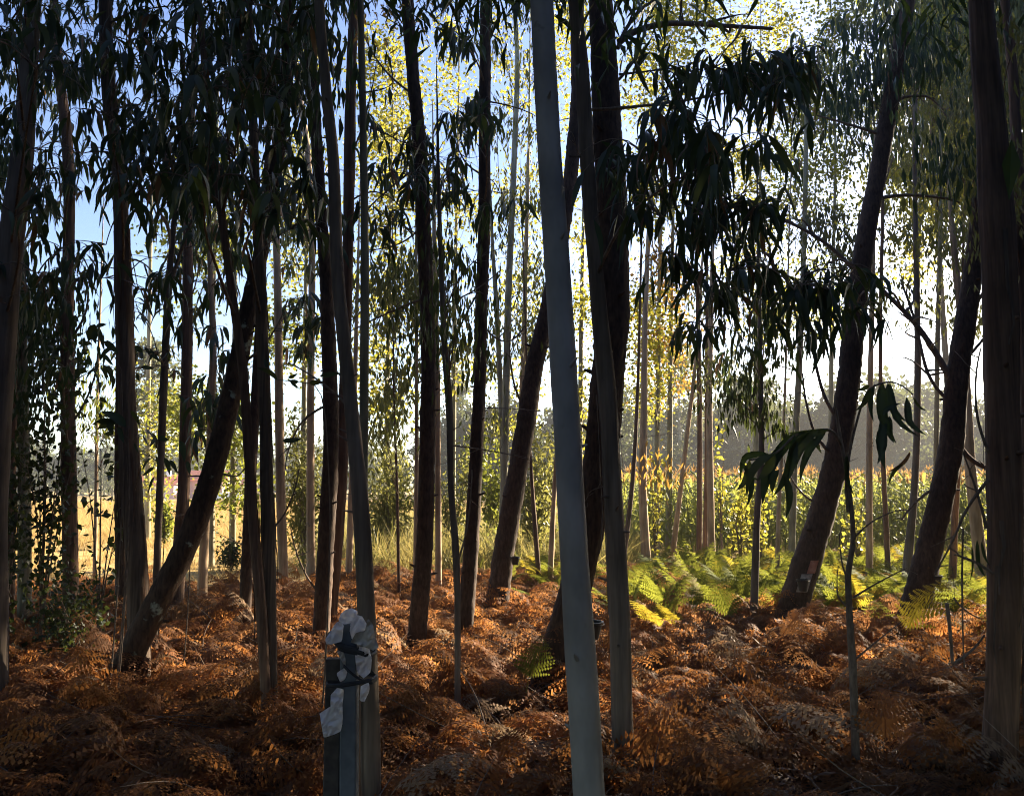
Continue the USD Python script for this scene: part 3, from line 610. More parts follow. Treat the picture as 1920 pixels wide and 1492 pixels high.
# --- bark strips and stubs
for k, n, z0, z1, mt in (('l4', 26, .6, 4.2, 'brown'), ('l9', 12, .6, 4.0, 'brown'), ('l9b', 14, .6, 4.0, 'stringy'), ('r29', 10, .6, 3.6, 'stringy'), ('c23', 6, .6, 3.0, 'grey'), ('l13', 5, .3, 2.2, 'brown')):
    TREES[k].strips(n, z0, z1, mat=mt)
for k, n in (('l5', 7), ('l12', 8), ('c17', 9), ('c19', 9), ('c20', 8), ('c24', 10), ('r26', 9), ('r28', 9), ('r27', 4), ('r27b', 6), ('c18', 6), ('l7', 5), ('c22', 9), ('c23', 6), ('l13', 6), ('r29', 7)):
    TREES[k].knots(n, .5, 5.0)

# --- crowns above the frame and fine foliage behind
for k in ('l1', 'l3', 'l4', 'l9', 'l9b', 'l13', 'l15', 'c22', 'c23', 'r29', 'r30', 'l8', 'l7', 'l10'):
    t = TREES[k]; top = 1.65 + t.d * .72
    if t.pts[-1, 2] > top + .4:
        t.top_crown(top, 14, 120, 1.6)
for k in ('l5', 'l12', 'c17', 'c19', 'c20', 'c24', 'r26', 'r28', 'l4b', 'l9c', 'l14'):
    t = TREES[k]; top = 1.65 + t.d * .72
    if t.pts[-1, 2] > top + .4:
        t.top_crown(top, 14, 120, 1.7, 'needle')


def bg(key, ells, nc, n, R, leaf, mat, dj=1.0, aspect=.85, hang=0.0, name='crown'):
    t = TREES[key]
    t.flake_crown([P(px, py, t.d + t.rng.normal() * dj) for px, py in in_ellipses(t.rng, ells, nc)], n, R, leaf, M[mat] and mat, aspect, hang, name)


pop = [
    ('p1', 'poplar_tree', 'tall yellow-green poplar glowing in the gap between the olive stem and the left middle pine', 20, 728, [(728, 150, 45, 110), (728, 350, 45, 120), (725, 560, 45, 130), (720, 720, 40, 60)], 30, 90, 'poplar'),
    ('p2', 'poplar_tree', 'airy poplar between the two upright middle pines', 22, 852, [(850, 130, 40, 110), (848, 430, 45, 60), (855, 640, 40, 70), (845, 300, 40, 120)], 16, 55, 'poplar'),
    ('p3', 'poplar_tree', 'airy poplar with sparse leaves left of the smooth centre trunk', 22, 985, [(965, 100, 45, 110), (985, 330, 40, 120), (990, 560, 40, 110), (960, 760, 40, 70)], 18, 55, 'poplar'),
    ('p4', 'poplar_tree', 'yellow-green poplar behind the gap between the centre trunk and the stout curved pine', 21, 1090, [(1065, 150, 30, 130), (1092, 560, 26, 120), (1090, 760, 24, 110), (1060, 380, 25, 90)], 22, 60, 'poplar'),
    ('p5', 'poplar_tree', 'bright yellow poplar right of the stout curved pine', 20, 1235, [(1225, 190, 45, 130), (1240, 60, 60, 70), (1280, 20, 70, 40), (1215, 380, 35, 60), (1215, 640, 40, 110), (1200, 780, 30, 60)], 38, 65, 'poplar'),
    ('p6', 'poplar_tree', 'poplar with orange-tinged leaves low behind the hanging leaf mass', 21, 1258, [(1255, 620, 40, 80), (1262, 540, 40, 60), (1248, 720, 35, 50)], 10, 60, 'autumn'),
    ('p7', 'poplar_tree', 'yellow-flecked poplar filling the sky above the large hanging leaf mass', 23, 1420, [(1400, 70, 100, 70), (1360, 330, 60, 60), (1440, 380, 80, 60), (1530, 30, 90, 50), (1400, 480, 60, 60), (1480, 200, 80, 70), (1450, 560, 60, 60)], 44, 60, 'poplar'),
    ('p8', 'poplar_tree', 'yellow-green poplar showing between the twin dark pines at left', 20, 572, [(565, 120, 30, 110), (570, 340, 35, 100), (555, 480, 30, 60), (580, 640, 25, 60)], 18, 60, 'poplar'),
    ('p12', 'poplar_tree', 'yellow-green poplar high up between the two right-leaning pines', 22, 1720, [(1740, 120, 70, 110), (1770, 330, 50, 110), (1720, 470, 50, 70), (1690, 330, 40, 80)], 30, 60, 'poplar'),
    ('p13', 'poplar_tree', 'yellow-green poplar rising just left of the scarred pine', 23, 1560, [(1560, 200, 60, 130), (1590, 60, 60, 80), (1540, 400, 60, 90), (1490, 300, 50, 90), (1530, 560, 50, 60)], 40, 65, 'poplar_green'),
    ('p9', 'poplar_tree', 'leafy green poplar between the crossed brown trunk and the leaning pine', 18, 400, [(395, 330, 50, 70), (385, 470, 60, 70), (375, 640, 40, 80), (365, 790, 40, 60), (420, 820, 50, 50)], 24, 60, 'poplar_green'),
    ('p10', 'poplar_tree', 'low yellow-green poplar just right of the steeply leaning pine', 19, 440, [(445, 800, 35, 60), (450, 890, 35, 50), (425, 930, 30, 30), (520, 620, 30, 50)], 18, 65, 'poplar_green'),
    ('p11', 'poplar_tree', 'small yellow poplar in the pasture left of the thin forking stem', 26, 280, [(275, 880, 35, 40), (290, 830, 30, 40), (265, 930, 30, 30), (320, 770, 30, 50)], 14, 60, 'poplar'),
]
for k, nm, lab, d, px, ells, nc, n, mat in pop:
    T(k, nm, lab, 'olive', d, [(px + 6, 300, 5), (px, 600, 8), (px - 4, 1000, 13)], 1.65 + d * .66, flare=1.1, sides=8)
    bg(k, ells, int(nc * 1.6), int(n * 1.7), .42, .105, mat)
fine = [
    ('e1', [(965, 90, 50, 90), (960, 240, 40, 80), (975, 420, 40, 80), (1000, 560, 40, 70)], 18, 50, 'fine'), ('e3', [(990, 640, 30, 60), (995, 500, 30, 60), (985, 380, 30, 60)], 12, 60, 'fine'),
    ('e2', [(930, 640, 30, 70), (930, 780, 30, 40)], 7, 50, 'fine'), ('e4', [(1215, 480, 40, 50), (1225, 860, 30, 40)], 6, 40, 'autumn'),
    ('r5', [(1520, 250, 60, 130), (1480, 420, 60, 80), (1440, 560, 40, 80)], 14, 60, 'fine'), ('r7', [(1620, 80, 60, 80), (1600, 260, 50, 100), (1560, 420, 50, 80), (1640, 520, 30, 80)], 18, 60, 'needle'),
    ('r8', [(1700, 260, 40, 110), (1690, 420, 40, 60)], 9, 50, 'fine'), ('r9', [(1740, 80, 70, 90), (1760, 260, 60, 90), (1740, 420, 50, 60), (1720, 560, 40, 50)], 12, 50, 'fine'),
    ('r10', [(1790, 150, 50, 120), (1790, 360, 40, 90), (1770, 480, 40, 60)], 14, 60, 'needle'), ('r11', [(1800, 420, 30, 60), (1830, 560, 30, 60)], 10, 60, 'fine'), ('r4', [(1340, 560, 40, 60), (1330, 660, 30, 50)], 10, 50, 'fine'),
    ('l11', [(560, 300, 30, 90), (540, 430, 30, 60)], 9, 60, 'fine'), ('m1', [(735, 560, 50, 60), (730, 700, 45, 70), (725, 820, 40, 40)], 18, 70, 'fine'), ('m3', [(185, 700, 40, 60), (190, 780, 40, 50)], 6, 40, 'poplar_green'), ('r30', [(1900, 150, 30, 90), (1905, 380, 25, 90)], 10, 60, 'fine')]
for k, ells, nc, n, mat in fine:
    bg(k, ells, int(nc * 1.3), int(n * 1.2), .30, .16 if TREES[k].d > 11 else .12, mat, .8, .26, .5)
bg('m2', [(770, 560, 40, 50), (800, 480, 40, 40), (840, 560, 40, 60), (880, 640, 30, 50)], 16, 60, .3, .17, 'fine', .6, .24, .8)
bg('c18', [(845, 500, 30, 60), (870, 660, 30, 40), (830, 600, 30, 60)], 10, 40, .2, .11, 'leaf_b', .3, .24, .8)
bg('r27', [(1425, 650, 40, 50), (1420, 740, 50, 60), (1440, 800, 40, 30)], 16, 55, .22, .14, 'leaf_b', .3, .24, .7)
bg('r26', [(1700, 40, 60, 60), (1650, 110, 50, 60), (1620, 200, 60, 60), (1740, 120, 40, 60)], 15, 60, .3, .19, 'leaf_a', .6, .26, .8)
bg('r28', [(1840, 240, 30, 60), (1800, 330, 40, 60)], 8, 50, .3, .18, 'leaf_a', .5, .26, .8)
bg('l2', [(30, 350, 50, 90), (40, 620, 60, 120), (90, 640, 40, 80), (30, 200, 40, 80)], 30, 60, .3, .17, 'leaf_a', .5, .28, .8)
bg('l1b', [(10, 640, 40, 80), (30, 780, 40, 60)], 10, 50, .25, .15, 'leaf_a', .5, .3, .7)
bg('l5', [(530, 60, 60, 80), (500, 180, 50, 60), (560, 150, 40, 60)], 14, 50, .3, .17, 'leaf_a', .5, .26, .8)
bg('l12', [(560, 60, 40, 60), (600, 60, 40, 60)], 8, 50, .3, .17, 'leaf_a', .5, .26, .8)
bg('c17', [(745, 20, 40, 30)], 3, 60, .25, .10, 'autumn', .4, .3, .2)
for t in TREES.values():
    t.close()


# ---------------------------------------------------------------- bushes
def bush(name, label, px, py, d, rx, ry, n, leaf, mat, aspect=.6, stems=7, hang=.2, cat='bush'):
    b0 = P(px, py, d); b0[2] = gz(b0[0], b0[1]) - .03
    top = P(px, py - 2 * ry, d)[2]; w = size(rx, d); H = max(top - b0[2], .2)
    root = thing(name, label, cat, b0); q = np.random.default_rng(int(px * 7 + d)); mb, cs = MB(), []
    for k in range(stems):
        a = q.uniform(0, 6.28); e = b0 + V([math.cos(a) * w * q.uniform(.2, .9), math.sin(a) * w * q.uniform(.2, .9), H * q.uniform(.5, 1.0)])
        way = spline([b0, (b0 + e) / 2 + V([0, 0, .15 * H]), e], 9); mb.add(tube(way, np.linspace(.02 if d > 12 else .012, .003, 9), 5))
        for _ in range(5):
            c = way[q.integers(3, 9)] + q.normal(size=3) * V([w, w, H * .6]) * .16; cs.append(c + q.normal(size=(max(1, n // (stems * 5)), 3)) * V([w, w, H * .7]) * q.uniform(.10, .2))
    obj('stem', mb.mesh(), M['twig'], root, True)
    c = np.vstack(cs); c[:, 2] = np.maximum(c[:, 2], b0[2] + .05)
    v, f = flakes(c, leaf * q.uniform(.6, 1.25, len(c)), aspect, int(px), hang)
    obj('foliage', joined(v, f), M[mat], root, kind='stuff')


for a in [
    ('leafy_bush', 'tall dark bush of small leaves filling the left edge between trunks', 80, 1120, 8.6, 85, 240, 1000, .075, 'bush', .7, 9, .3), ('leafy_bush', 'dark bush hugging the very left edge, below the reddish trunk', 12, 1130, 8.2, 50, 170, 450, .075, 'bush', .7, 6, .3),
    ('leafy_bush', 'low dark shrub sprawling at the foot of the left trunks', 140, 1170, 8.2, 85, 52, 900, .06, 'bush', .6, 10, .1), ('leafy_bush', 'sparse broad-leaved bush in front of the bright gap right of the sunlit-edged trunk', 190, 1080, 9.0, 55, 170, 130, .10, 'bush', .6, 5, .3),
    ('willow_bush', 'olive willow bush between the olive stem and the left middle pine', 730, 1030, 19, 75, 105, 3200, .14, 'willow', .35, 12, .3), ('willow_bush', 'tan-olive bush left of the twin dark pines', 570, 1040, 18, 70, 125, 2600, .14, 'willow', .35, 12, .3),
    ('willow_bush', 'olive bush right of the leaning middle pine', 1010, 1040, 17, 70, 110, 2600, .14, 'willow', .35, 12, .3), ('willow_bush', 'yellow-green bush between the two upright middle pines', 850, 1035, 20, 55, 90, 1800, .14, 'willow', .35, 10, .3),
    ('willow_bush', 'yellow-green bush low between the right middle pine and the leaning pine', 925, 1030, 20, 50, 100, 1600, .12, 'poplar_green', .7, 10, .1), ('willow_bush', 'small round green shrub standing in the pasture left of the leaning pine', 314, 1000, 24, 28, 30, 900, .13, 'poplar_green', .7, 7, .1),
    ('willow_bush', 'low grey-green tuft in the pasture right of the leaning pine', 436, 1022, 17, 42, 14, 700, .10, 'bush', .4, 8, .0),
    ('yellow_sapling', 'yellow-leaved sapling before the maize, right of the four-stem cluster', 1388, 1030, 17, 35, 70, 320, .10, 'poplar', .85, 6, .1), ('yellow_sapling', 'yellow-leaved sapling before the maize, left of the scarred pine', 1425, 1035, 16.5, 40, 75, 360, .10, 'poplar', .85, 6, .1),
    ('yellow_sapling', 'yellow-leaved sapling below the big-leaved drooping shoots', 1610, 1030, 16, 40, 60, 260, .10, 'poplar', .85, 6, .1), ('yellow_sapling', 'small yellow-leaved sapling at the foot of the tan trunk beside the curved pine', 1228, 1020, 18, 35, 90, 300, .10, 'poplar', .85, 6, .1),
    ('yellow_sapling', 'thin yellow-leaved sapling between the right-leaning pine and the big right trunk', 1835, 1010, 16, 35, 60, 200, .10, 'poplar', .85, 5, .1), ('yellow_sapling', 'yellow-leaved sapling left of the four-stem cluster', 1350, 900, 19, 16, 60, 120, .11, 'poplar', .85, 4, .1)]:
    bush(*a)

# broad-leaved shoots dark against the sky at left
for lab, d, way, lv in [
    ('dark shoot with broad oval leaves against the sky, left of the peeling grey trunk', 6.2, [(236, 830), (205, 790), (185, 775)], [((236, 800), (190, 772), 26), ((225, 785), (182, 805), 24), ((215, 790), (178, 792), 22), ((205, 790), (212, 815), 18), ((222, 800), (232, 830), 16)]),
    ('dark shoot with round drooping leaves above the other, left of the peeling grey trunk', 6.2, [(228, 700), (195, 640), (170, 610)], [((180, 612), (200, 608), 14), ((178, 608), (166, 640), 26), ((188, 618), (196, 658), 18), ((195, 640), (222, 664), 20), ((205, 650), (218, 640), 14), ((178, 618), (180, 645), 16)]),
    ('dark shoot with a few oval leaves just right of the peeling grey trunk', 6.4, [(240, 720), (262, 690), (290, 690)], [((265, 688), (288, 692), 13), ((252, 650), (268, 662), 16), ((258, 700), (262, 715), 12), ((244, 770), (262, 800), 14), ((252, 830), (260, 850), 10)]),
    ('dark leaf pair hanging on the thin dark stem above the lichened pine', 7.6, [(303, 870), (312, 856), (326, 862)], [((292, 852), (300, 888), 14), ((308, 858), (318, 890), 14), ((318, 862), (332, 886), 12), ((298, 820), (316, 826), 16)]),
    ('drooping shoot with broad dark leaves right of the pair of brown stems', 5.6, [(612, 800), (590, 720), (520, 712), (490, 690)], [((520, 712), (482, 690), 14), ((545, 712), (560, 728), 12), ((560, 716), (540, 712), 12), ((580, 718), (606, 715), 16), ((600, 705), (640, 700), 16), ((530, 826), (566, 822), 16), ((540, 708), (558, 700), 10), ((500, 690), (496, 672), 12)]),
    ('single large dark leaf on a thin stem between the crossed trunk and the leaning pine', 7.0, [(350, 930), (345, 850), (340, 828)], [((338, 826), (346, 866), 22), ((350, 864), (356, 890), 14)])]:
    root = thing('leafy_shoot', lab, 'shoot', P(*way[0], d))
    pts = [P(*q, d + .1) for q in way]; foot = pts[0].copy(); foot[2] = float(gz(foot[0], foot[1])); foot[1] += .05
    br = obj('stem', tube(spline([foot, foot * .4 + pts[0] * .6 + V([.03, .04, 0])] + pts, 22), np.linspace(.007, .0025, 22), 6), M['twig'], root, True)
    fk = type('S', (), dict(d=d, leaves=0))()
    for a, b, w in lv:
        leaf_along(fk, br, a, b, w, r.normal() * .08, d + r.normal() * .04, r.choice(['leaf_a', 'leaf_c', 'bush']), roll=r.normal() * .4)


# ---------------------------------------------------------------- bracken
def frond(q, L, dead, npin=19, nn=8, wide=.36):
    """A bracken frond growing from the origin towards +x: bare stalk, then paired pinnae cut into narrow pinnules."""
    n = 40; t = np.linspace(0, 1, n); a0 = q.uniform(1.15, 1.5) if not dead else q.uniform(.8, 1.45); a1 = q.uniform(-.35, .5) if not dead else q.uniform(-1.3, -.3)
    ang = a0 + (a1 - a0) * t ** .9
    c = np.cumsum(np.stack([np.cos(ang), .05 * np.sin(3 * t + q.uniform(0, 6)), np.sin(ang)], -1), 0) * L / n
    tan = unit(np.gradient(c, axis=0)); nrm = unit(np.cross(V([0, 1., 0]), tan)) * -1
    mb = MB().add(tube(c[::3], np.linspace(.0035, .001, len(c[::3])), 3, cap=False)); vv, ff, k = [], [], 0
    for i, s in enumerate(np.linspace(.28, .97, npin)):
        u = (s - .28) / .69; l = L * wide * (1 - u) ** .85 * (.75 + .25 * min(1, u * 6)) + .02 * L
        p = c[int(s * (n - 1))]; tg = tan[int(s * (n - 1))]; nr = nrm[int(s * (n - 1))]
        for sg in (-1, 1):
            if dead and q.random() < .12: continue
            dr = q.uniform(.05, .25) if not dead else q.uniform(.2, 1.0); sw = q.uniform(.25, .5); cu = q.uniform(-.2, .2) if not dead else q.uniform(-.7, .5)
            ts = np.linspace(0, 1, nn + 1); o0 = unit(V([0, sg, 0]) + tg * sw)
            ax = p + np.outer(ts * l, o0) - np.outer(ts ** 1.6 * l * dr, nr if not dead else V([0, 0, 1.])) + np.outer(ts ** 2 * l * cu, tg)
            at = unit(np.gradient(ax, axis=0)); pl = unit(np.cross(at, nr)); sp = l / nn
            for m in range(nn):
                w = .145 * l * (1 - ts[m]) ** .7 + .004
                for sd in (-1, 1):
                    tip = ax[m] + pl[m] * sd * w + at[m] * w * .45 + nr * q.normal() * w * (.12 if not dead else .4)
                    vv += [ax[m], ax[m] + at[m] * sp * .85, tip]; ff.append([k, k + 1, k + 2]); k += 3
    mb.add((V(vv), V(ff))); return mb.mesh()


def quats(yaw, pitch, roll):
    cy, sy, cp, sp, cr, sr = np.cos(yaw / 2), np.sin(yaw / 2), np.cos(pitch / 2), np.sin(pitch / 2), np.cos(roll / 2), np.sin(roll / 2)
    q = np.stack([cr * cp * cy + sr * sp * sy, sr * cp * cy - cr * sp * sy, cr * sp * cy + sr * cp * sy, cr * cp * sy - sr * sp * cy], 1)
    return Vt.QuathArray([Gf.Quath(float(a), float(b), float(c), float(d)) for a, b, c, d in q])


def scatter(name, label, cat, protos, which, pos, yaw, pitch, roll, scale):
    """One PointInstancer of protos [(mesh, material)]."""
    pi = UsdGeom.PointInstancer.Define(stage, '/World/' + name); tag(pi.GetPrim(), label, cat, None, 'stuff')
    paths = []
    for k, parts in enumerate(protos):
        x = UsdGeom.Xform.Define(stage, f'/World/{name}/prototype_{k:03d}')
        for nm, m, mt in parts:
            obj(nm, m, M[mt], x.GetPrim())
        paths.append(x.GetPath())
    pi.CreatePrototypesRel().SetTargets(paths)
    pi.CreateProtoIndicesAttr(Vt.IntArray.FromNumpy(np.asarray(which, np.int32))); pi.CreatePositionsAttr(Vt.Vec3fArray.FromNumpy(np.asarray(pos, np.float32)))
    pi.CreateOrientationsAttr(quats(yaw, pitch, roll)); s = np.asarray(scale, np.float32)
    pi.CreateScalesAttr(Vt.Vec3fArray.FromNumpy(np.repeat(s[:, None], 3, 1) if s.ndim == 1 else s))


def cone(n, y0, y1, m=.72, p=1.0, seed=1):
    """n points of the ground inside the view (widened by m), between depths y0 and y1."""
    q = np.random.default_rng(seed); y = (y0 ** (1 + p) + q.random(n) * (y1 ** (1 + p) - y0 ** (1 + p))) ** (1 / (1 + p)); return q.uniform(-m, m, n) * y, y


q = np.random.default_rng(21)
fx, fy = cone(8600, 2.2, 17.5, .74, .8, 5)
px = CX + fx / fy * F
edge_y = np.where(px < 620, 14.0, np.where(px < 1150, 15.5, 17.5)) + 1.5 * (meshkit.noise(np.stack([fx, fy, fx * 0], -1) * .6, 3) - .5)
keep = fy < edge_y; fx, fy, px = fx[keep], fy[keep], px[keep]
ex = V([tr.base + V([math.cos(a_) * d_, math.sin(a_) * d_, 0]) for tr in TREES.values() if tr.d < 14 for a_, d_ in zip(q.uniform(0, 6.28, 8), q.uniform(.12, .45, 8))])
fx, fy = np.r_[fx, ex[:, 0]], np.r_[fy, ex[:, 1]]; px = CX + fx / fy * F
nz = meshkit.fbm(np.stack([fx * .8, fy * .8, fx * 0], -1), 3, 9)
green = np.clip((px - 1130) / 160, 0, 1) * np.clip((fy - 8.6 + (nz - .5) * 6) / 2.2, 0, 1) + np.clip(1 - np.abs(px - 1010) / 130, 0, 1) * np.clip((fy - 11.5) / 2, 0, .6)
green = np.where((px < 900) | (fy < 7.5), 0, green)
isg = q.random(len(fx)) < green * .52
yel = isg & (q.random(len(fx)) < .38)
which = np.where(isg, 10 + q.integers(0, 4, len(fx)), q.integers(0, 10, len(fx))); which = np.where(yel, 14 + q.integers(0, 2, len(fx)), which)
protos = [[('frond', frond(q, .75, True), 'fern_brown' if k % 2 else 'fern_rust')] for k in range(9)] + [[('frond', frond(q, .7, True), 'fern_pale')]] + [[('frond', frond(q, .85, False), 'fern_green')] for k in range(4)] + [[('frond', frond(q, .8, False), 'fern_yellow')] for k in range(2)]
which = np.where((which == 9) & (q.random(len(fx)) < .6), 3, which)
hgt = np.where(isg, q.uniform(.6, 1.1, len(fx)), q.uniform(.5, 1.1, len(fx))) * np.where(fy < 4, .7, 1)
scatter('bracken_carpet', 'knee-high bracken, rust brown in front and yellow-green at the back right', 'bracken', protos, which, np.stack([fx, fy, gz(fx, fy) - .04], -1),
        q.uniform(0, 6.28, len(fx)), np.where(isg, q.normal(0, .22, len(fx)), q.normal(.08, .3, len(fx))), q.normal(0, .22, len(fx)), hgt)
# single fronds that stand out
for lab, px_, py_, d, L, yaw, mt, dead, z in [
    ('bright yellow-green bracken frond in the sun, left of the foot of the right-hand leaning pine', 1690, 1190, 7.6, 1.0, .3, 'fern_yellow', False, 0), ('glowing orange bracken frond lying left of the bare crooked sapling', 1450, 1165, 7.8, .8, .2, 'fern_rust', False, 0),
    ('pale bleached bracken frond arching left of the bare crooked sapling', 1420, 1330, 5.2, .85, .5, 'fern_pale', True, 0), ('second pale bleached frond, right beside the first and lower', 1480, 1345, 5.0, .8, .1, 'fern_pale', True, 0),
    ('upright rusty frond right of the bare crooked sapling', 1660, 1370, 4.8, .6, 1.2, 'fern_rust', False, 0), ('pale frond drooping at the foot of the dark pine behind the wrapped post', 560, 1250, 6.4, .7, .6, 'fern_pale', True, 0),
    ('pale frond pointing right beside the wrapped post', 720, 1440, 4.1, .6, .2, 'fern_pale', True, 0), ('pale dry frond in front of the wrapped post, further right', 770, 1400, 4.3, .6, -.4, 'fern_pale', True, 0),
    ('small fresh green frond left of the foot of the stout curved pine', 985, 1275, 6.3, .55, 1.2, 'fern_green', False, 0)]:
    b0 = P(px_, py_, d); b0[2] = gz(b0[0], b0[1])
    v, f = frond(q, L, dead, 16, 8); c, s_ = math.cos(yaw), math.sin(yaw)
    v = np.stack([v[:, 0] * c - v[:, 1] * s_, v[:, 0] * s_ + v[:, 1] * c, v[:, 2]], -1) + b0 + V([0, 0, .12])
    obj('bracken_frond', (v, f), M[mt], None, label=lab, cat='fern frond')
# leaf litter, twigs
lx, ly = cone(9000, 1.9, 9, .76, .6, 8); c = np.stack([lx, ly, gz(lx, ly) + q.uniform(.01, .10, len(lx))], -1)
v, f = blades(c, q.uniform(0, 6.28, len(lx)), q.uniform(.08, .17, len(lx)), q.uniform(.016, .03, len(lx)), q.normal(0, .4, len(lx)), q.normal(0, .5, len(lx)), q.normal(0, .5, len(lx)), q.normal(0, .15, len(lx)), seg=2)
obj('leaf_litter', joined(v, f), M['litter'], None, kind='stuff', label='fallen dry leaves strewn over the forest floor', cat='leaf litter')
mb = MB()
tx, ty = cone(330, 2.2, 10, .74, .7, 12)
for x, y in zip(tx, ty):
    a, l, e = q.uniform(0, 6.28), q.uniform(.25, .9), q.uniform(-.05, .6); p = V([x, y, float(gz(x, y)) + .05]); o = V([math.cos(a), math.sin(a), e])
    mb.add(tube(spline([p, p + o * l * .5 + q.normal(size=3) * .03, p + o * l + q.normal(size=3) * .05], 6), np.linspace(.005, .0015, 6), 4))
obj('fallen_twigs', mb.mesh(), M['twig'], None, True, kind='stuff', label='thin dead twigs lying and sticking up among the bracken', cat='twigs')
root = thing('dead_branch', 'hooked dead branch sticking out of the bracken left of the big right trunk', 'branch', P(1786, 1244, 5.2))
for nm, way, w0, w1 in (('branch', [(1775, 1130), (1782, 1190), (1786, 1244), (1815, 1225), (1846, 1190)], 8, 4), ('twig', [(1788, 1120), (1800, 1135), (1840, 1160)], 4, 2), ('twig', [(1806, 990), (1804, 1120), (1808, 1250)], 4, 3)):
    obj(nm, tube(spline([P(a, b, 5.2) for a, b in way], 18), np.linspace(size(w0, 5.2) / 2, size(w1, 5.2) / 2, 18), 6), M['twig'], root, True)


# ---------------------------------------------------------------- pasture, maize, tall grass
def tuft(q, n, h, spread, bend, w):
    a = q.uniform(0, 6.28, n); b = np.stack([q.normal(0, spread, n), q.normal(0, spread, n), np.zeros(n)], -1)
    v, f = blades(b, a, q.uniform(.6, 1.15, n) * h, np.full(n, w), q.uniform(1.0, 1.5, n), q.uniform(1.0 - bend, 1.3 - bend * .3, n), q.normal(0, .5, n), q.normal(0, .1, n), seg=3, prof='taper'); return joined(v, f)


gxp, gyp = cone(9000, 13.5, 75, .74, .25, 31)
ppx = CX + gxp / gyp * F; keep = (ppx < 1130) & (gyp > 14 + 1.5 * meshkit.noise(np.stack([gxp, gyp, gxp * 0], -1) * .5, 4)); gxp, gyp = gxp[keep], gyp[keep]
scatter('pasture_grass', 'dry yellow grass of the pasture beyond the wood', 'grass', [[('tuft', tuft(q, 26, .28, .16, .5, .012), 'straw')] for _ in range(4)], q.integers(0, 4, len(gxp)), np.stack([gxp, gyp, gz(gxp, gyp) - .01], -1),
        q.uniform(0, 6.28, len(gxp)), gxp * 0, gxp * 0, q.uniform(.6, 1.4, len(gxp)) * np.clip(gyp / 22, .8, 2.6))
hx, hy = cone(3600, 15.5, 34, .5, .6, 41); ppx = CX + hx / hy * F; keep = (ppx > 600) & (ppx < 1190); hx, hy = hx[keep], hy[keep]
scatter('tall_grass', 'tall tan and green grass between the shrubs in the middle', 'grass', [[('tuft', tuft(q, 22, .95, .14, .7, .016), 'tallgrass' if k < 3 else 'willow')] for k in range(4)], q.integers(0, 4, len(hx)), np.stack([hx, hy, gz(hx, hy) - .02], -1),
        q.uniform(0, 6.28, len(hx)), hx * 0, hx * 0, q.uniform(.6, 1.3, len(hx)))


def maize(q):
    H = q.uniform(1.85, 2.05); st = tube(V([[0, 0, 0], [.01, 0, H * .5], [.0, .01, H]]), V([.014, .012, .006]), 5)
    n = 11; z = np.linspace(.25, H * .93, n); az = np.arange(n) * np.pi + q.normal(0, .35, n)
    v, f = blades(np.stack([0 * z, 0 * z, z], -1), az, q.uniform(.6, .85, n), q.uniform(.07, .095, n), q.uniform(.8, 1.2, n), q.uniform(-1.3, -.5, n), q.normal(0, .2, n), q.normal(0, .08, n), seg=6, prof='lance')
    k = 8; tv, tf = blades(np.tile([0, 0, H], (k, 1)), q.uniform(0, 6.28, k), q.uniform(.16, .28, k), np.full(k, .022), q.uniform(.9, 1.5, k), q.uniform(.1, 1.2, k), q.normal(0, .3, k), q.normal(0, .1, k), seg=3)
    return [('stalk', MB().add(st).add(joined(v, f)).mesh(), 'corn'), ('tassel', joined(tv, tf), 'tassel')]


mx, my = [], []
for row in np.arange(20.5, 62, .8):
    xs = np.arange(.13 * row, .75 * row, .24 if row < 34 else .4); mx.append(xs + q.normal(0, .06, len(xs))); my.append(row + q.normal(0, .07, len(xs)))
mx, my = np.concatenate(mx), np.concatenate(my)
scatter('maize_field', 'field of tall green maize with tan tassels beyond the wood at right', 'maize', [maize(q) for _ in range(6)], q.integers(0, 6, len(mx)), np.stack([mx, my, gz(mx, my) - .02], -1), q.uniform(0, 6.28, len(mx)), q.normal(0, .05, len(mx)), q.normal(0, .05, len(mx)), q.uniform(.9, 1.08, len(mx)))


# ---------------------------------------------------------------- woods far away and round about
def wood_tree(q, H, r0, crown0, R, n, leaf, mat, bk, aspect=.6, hang=.3, clumps=40):
    tr = tube(spline([V([0, 0, -.2]), V([q.normal() * .2, q.normal() * .2, H * .5]), V([q.normal() * .3, q.normal() * .3, H * .95])], 12), np.linspace(r0, r0 * .2, 12), 8)
    z = crown0 + (H - crown0) * q.random(clumps) ** .9; a = q.uniform(0, 6.28, clumps); u = (z - crown0) / (H - crown0); rr = R * np.sqrt(q.random(clumps)) * np.clip(1.15 - u ** 1.6, .2, 1) * np.clip(.45 + 2 * u, 0, 1)
    c = np.stack([np.cos(a) * rr, np.sin(a) * rr, z], -1); mb = MB().add(tr)
    for k in range(0, clumps, 2):
        s0 = V([0, 0, max(.4, c[k, 2] - .5 * rr[k] - .3)]); mb.add(tube(V([s0, (s0 + c[k]) / 2 + V([0, 0, .1]), c[k]]), V([r0 * .25, r0 * .16, .008]), 4))
    cc = np.repeat(c, n // clumps, 0); cc = cc + q.normal(size=cc.shape) * R * .22 * np.repeat(q.uniform(.5, 1.3, clumps), n // clumps)[:, None] * V([1, 1, .75])
    v, f = flakes(cc, leaf * q.uniform(.6, 1.3, len(cc)), aspect, int(q.integers(1e6)), hang)
    return [('trunk', mb.mesh(), bk), ('crown', joined(v, f), mat)]


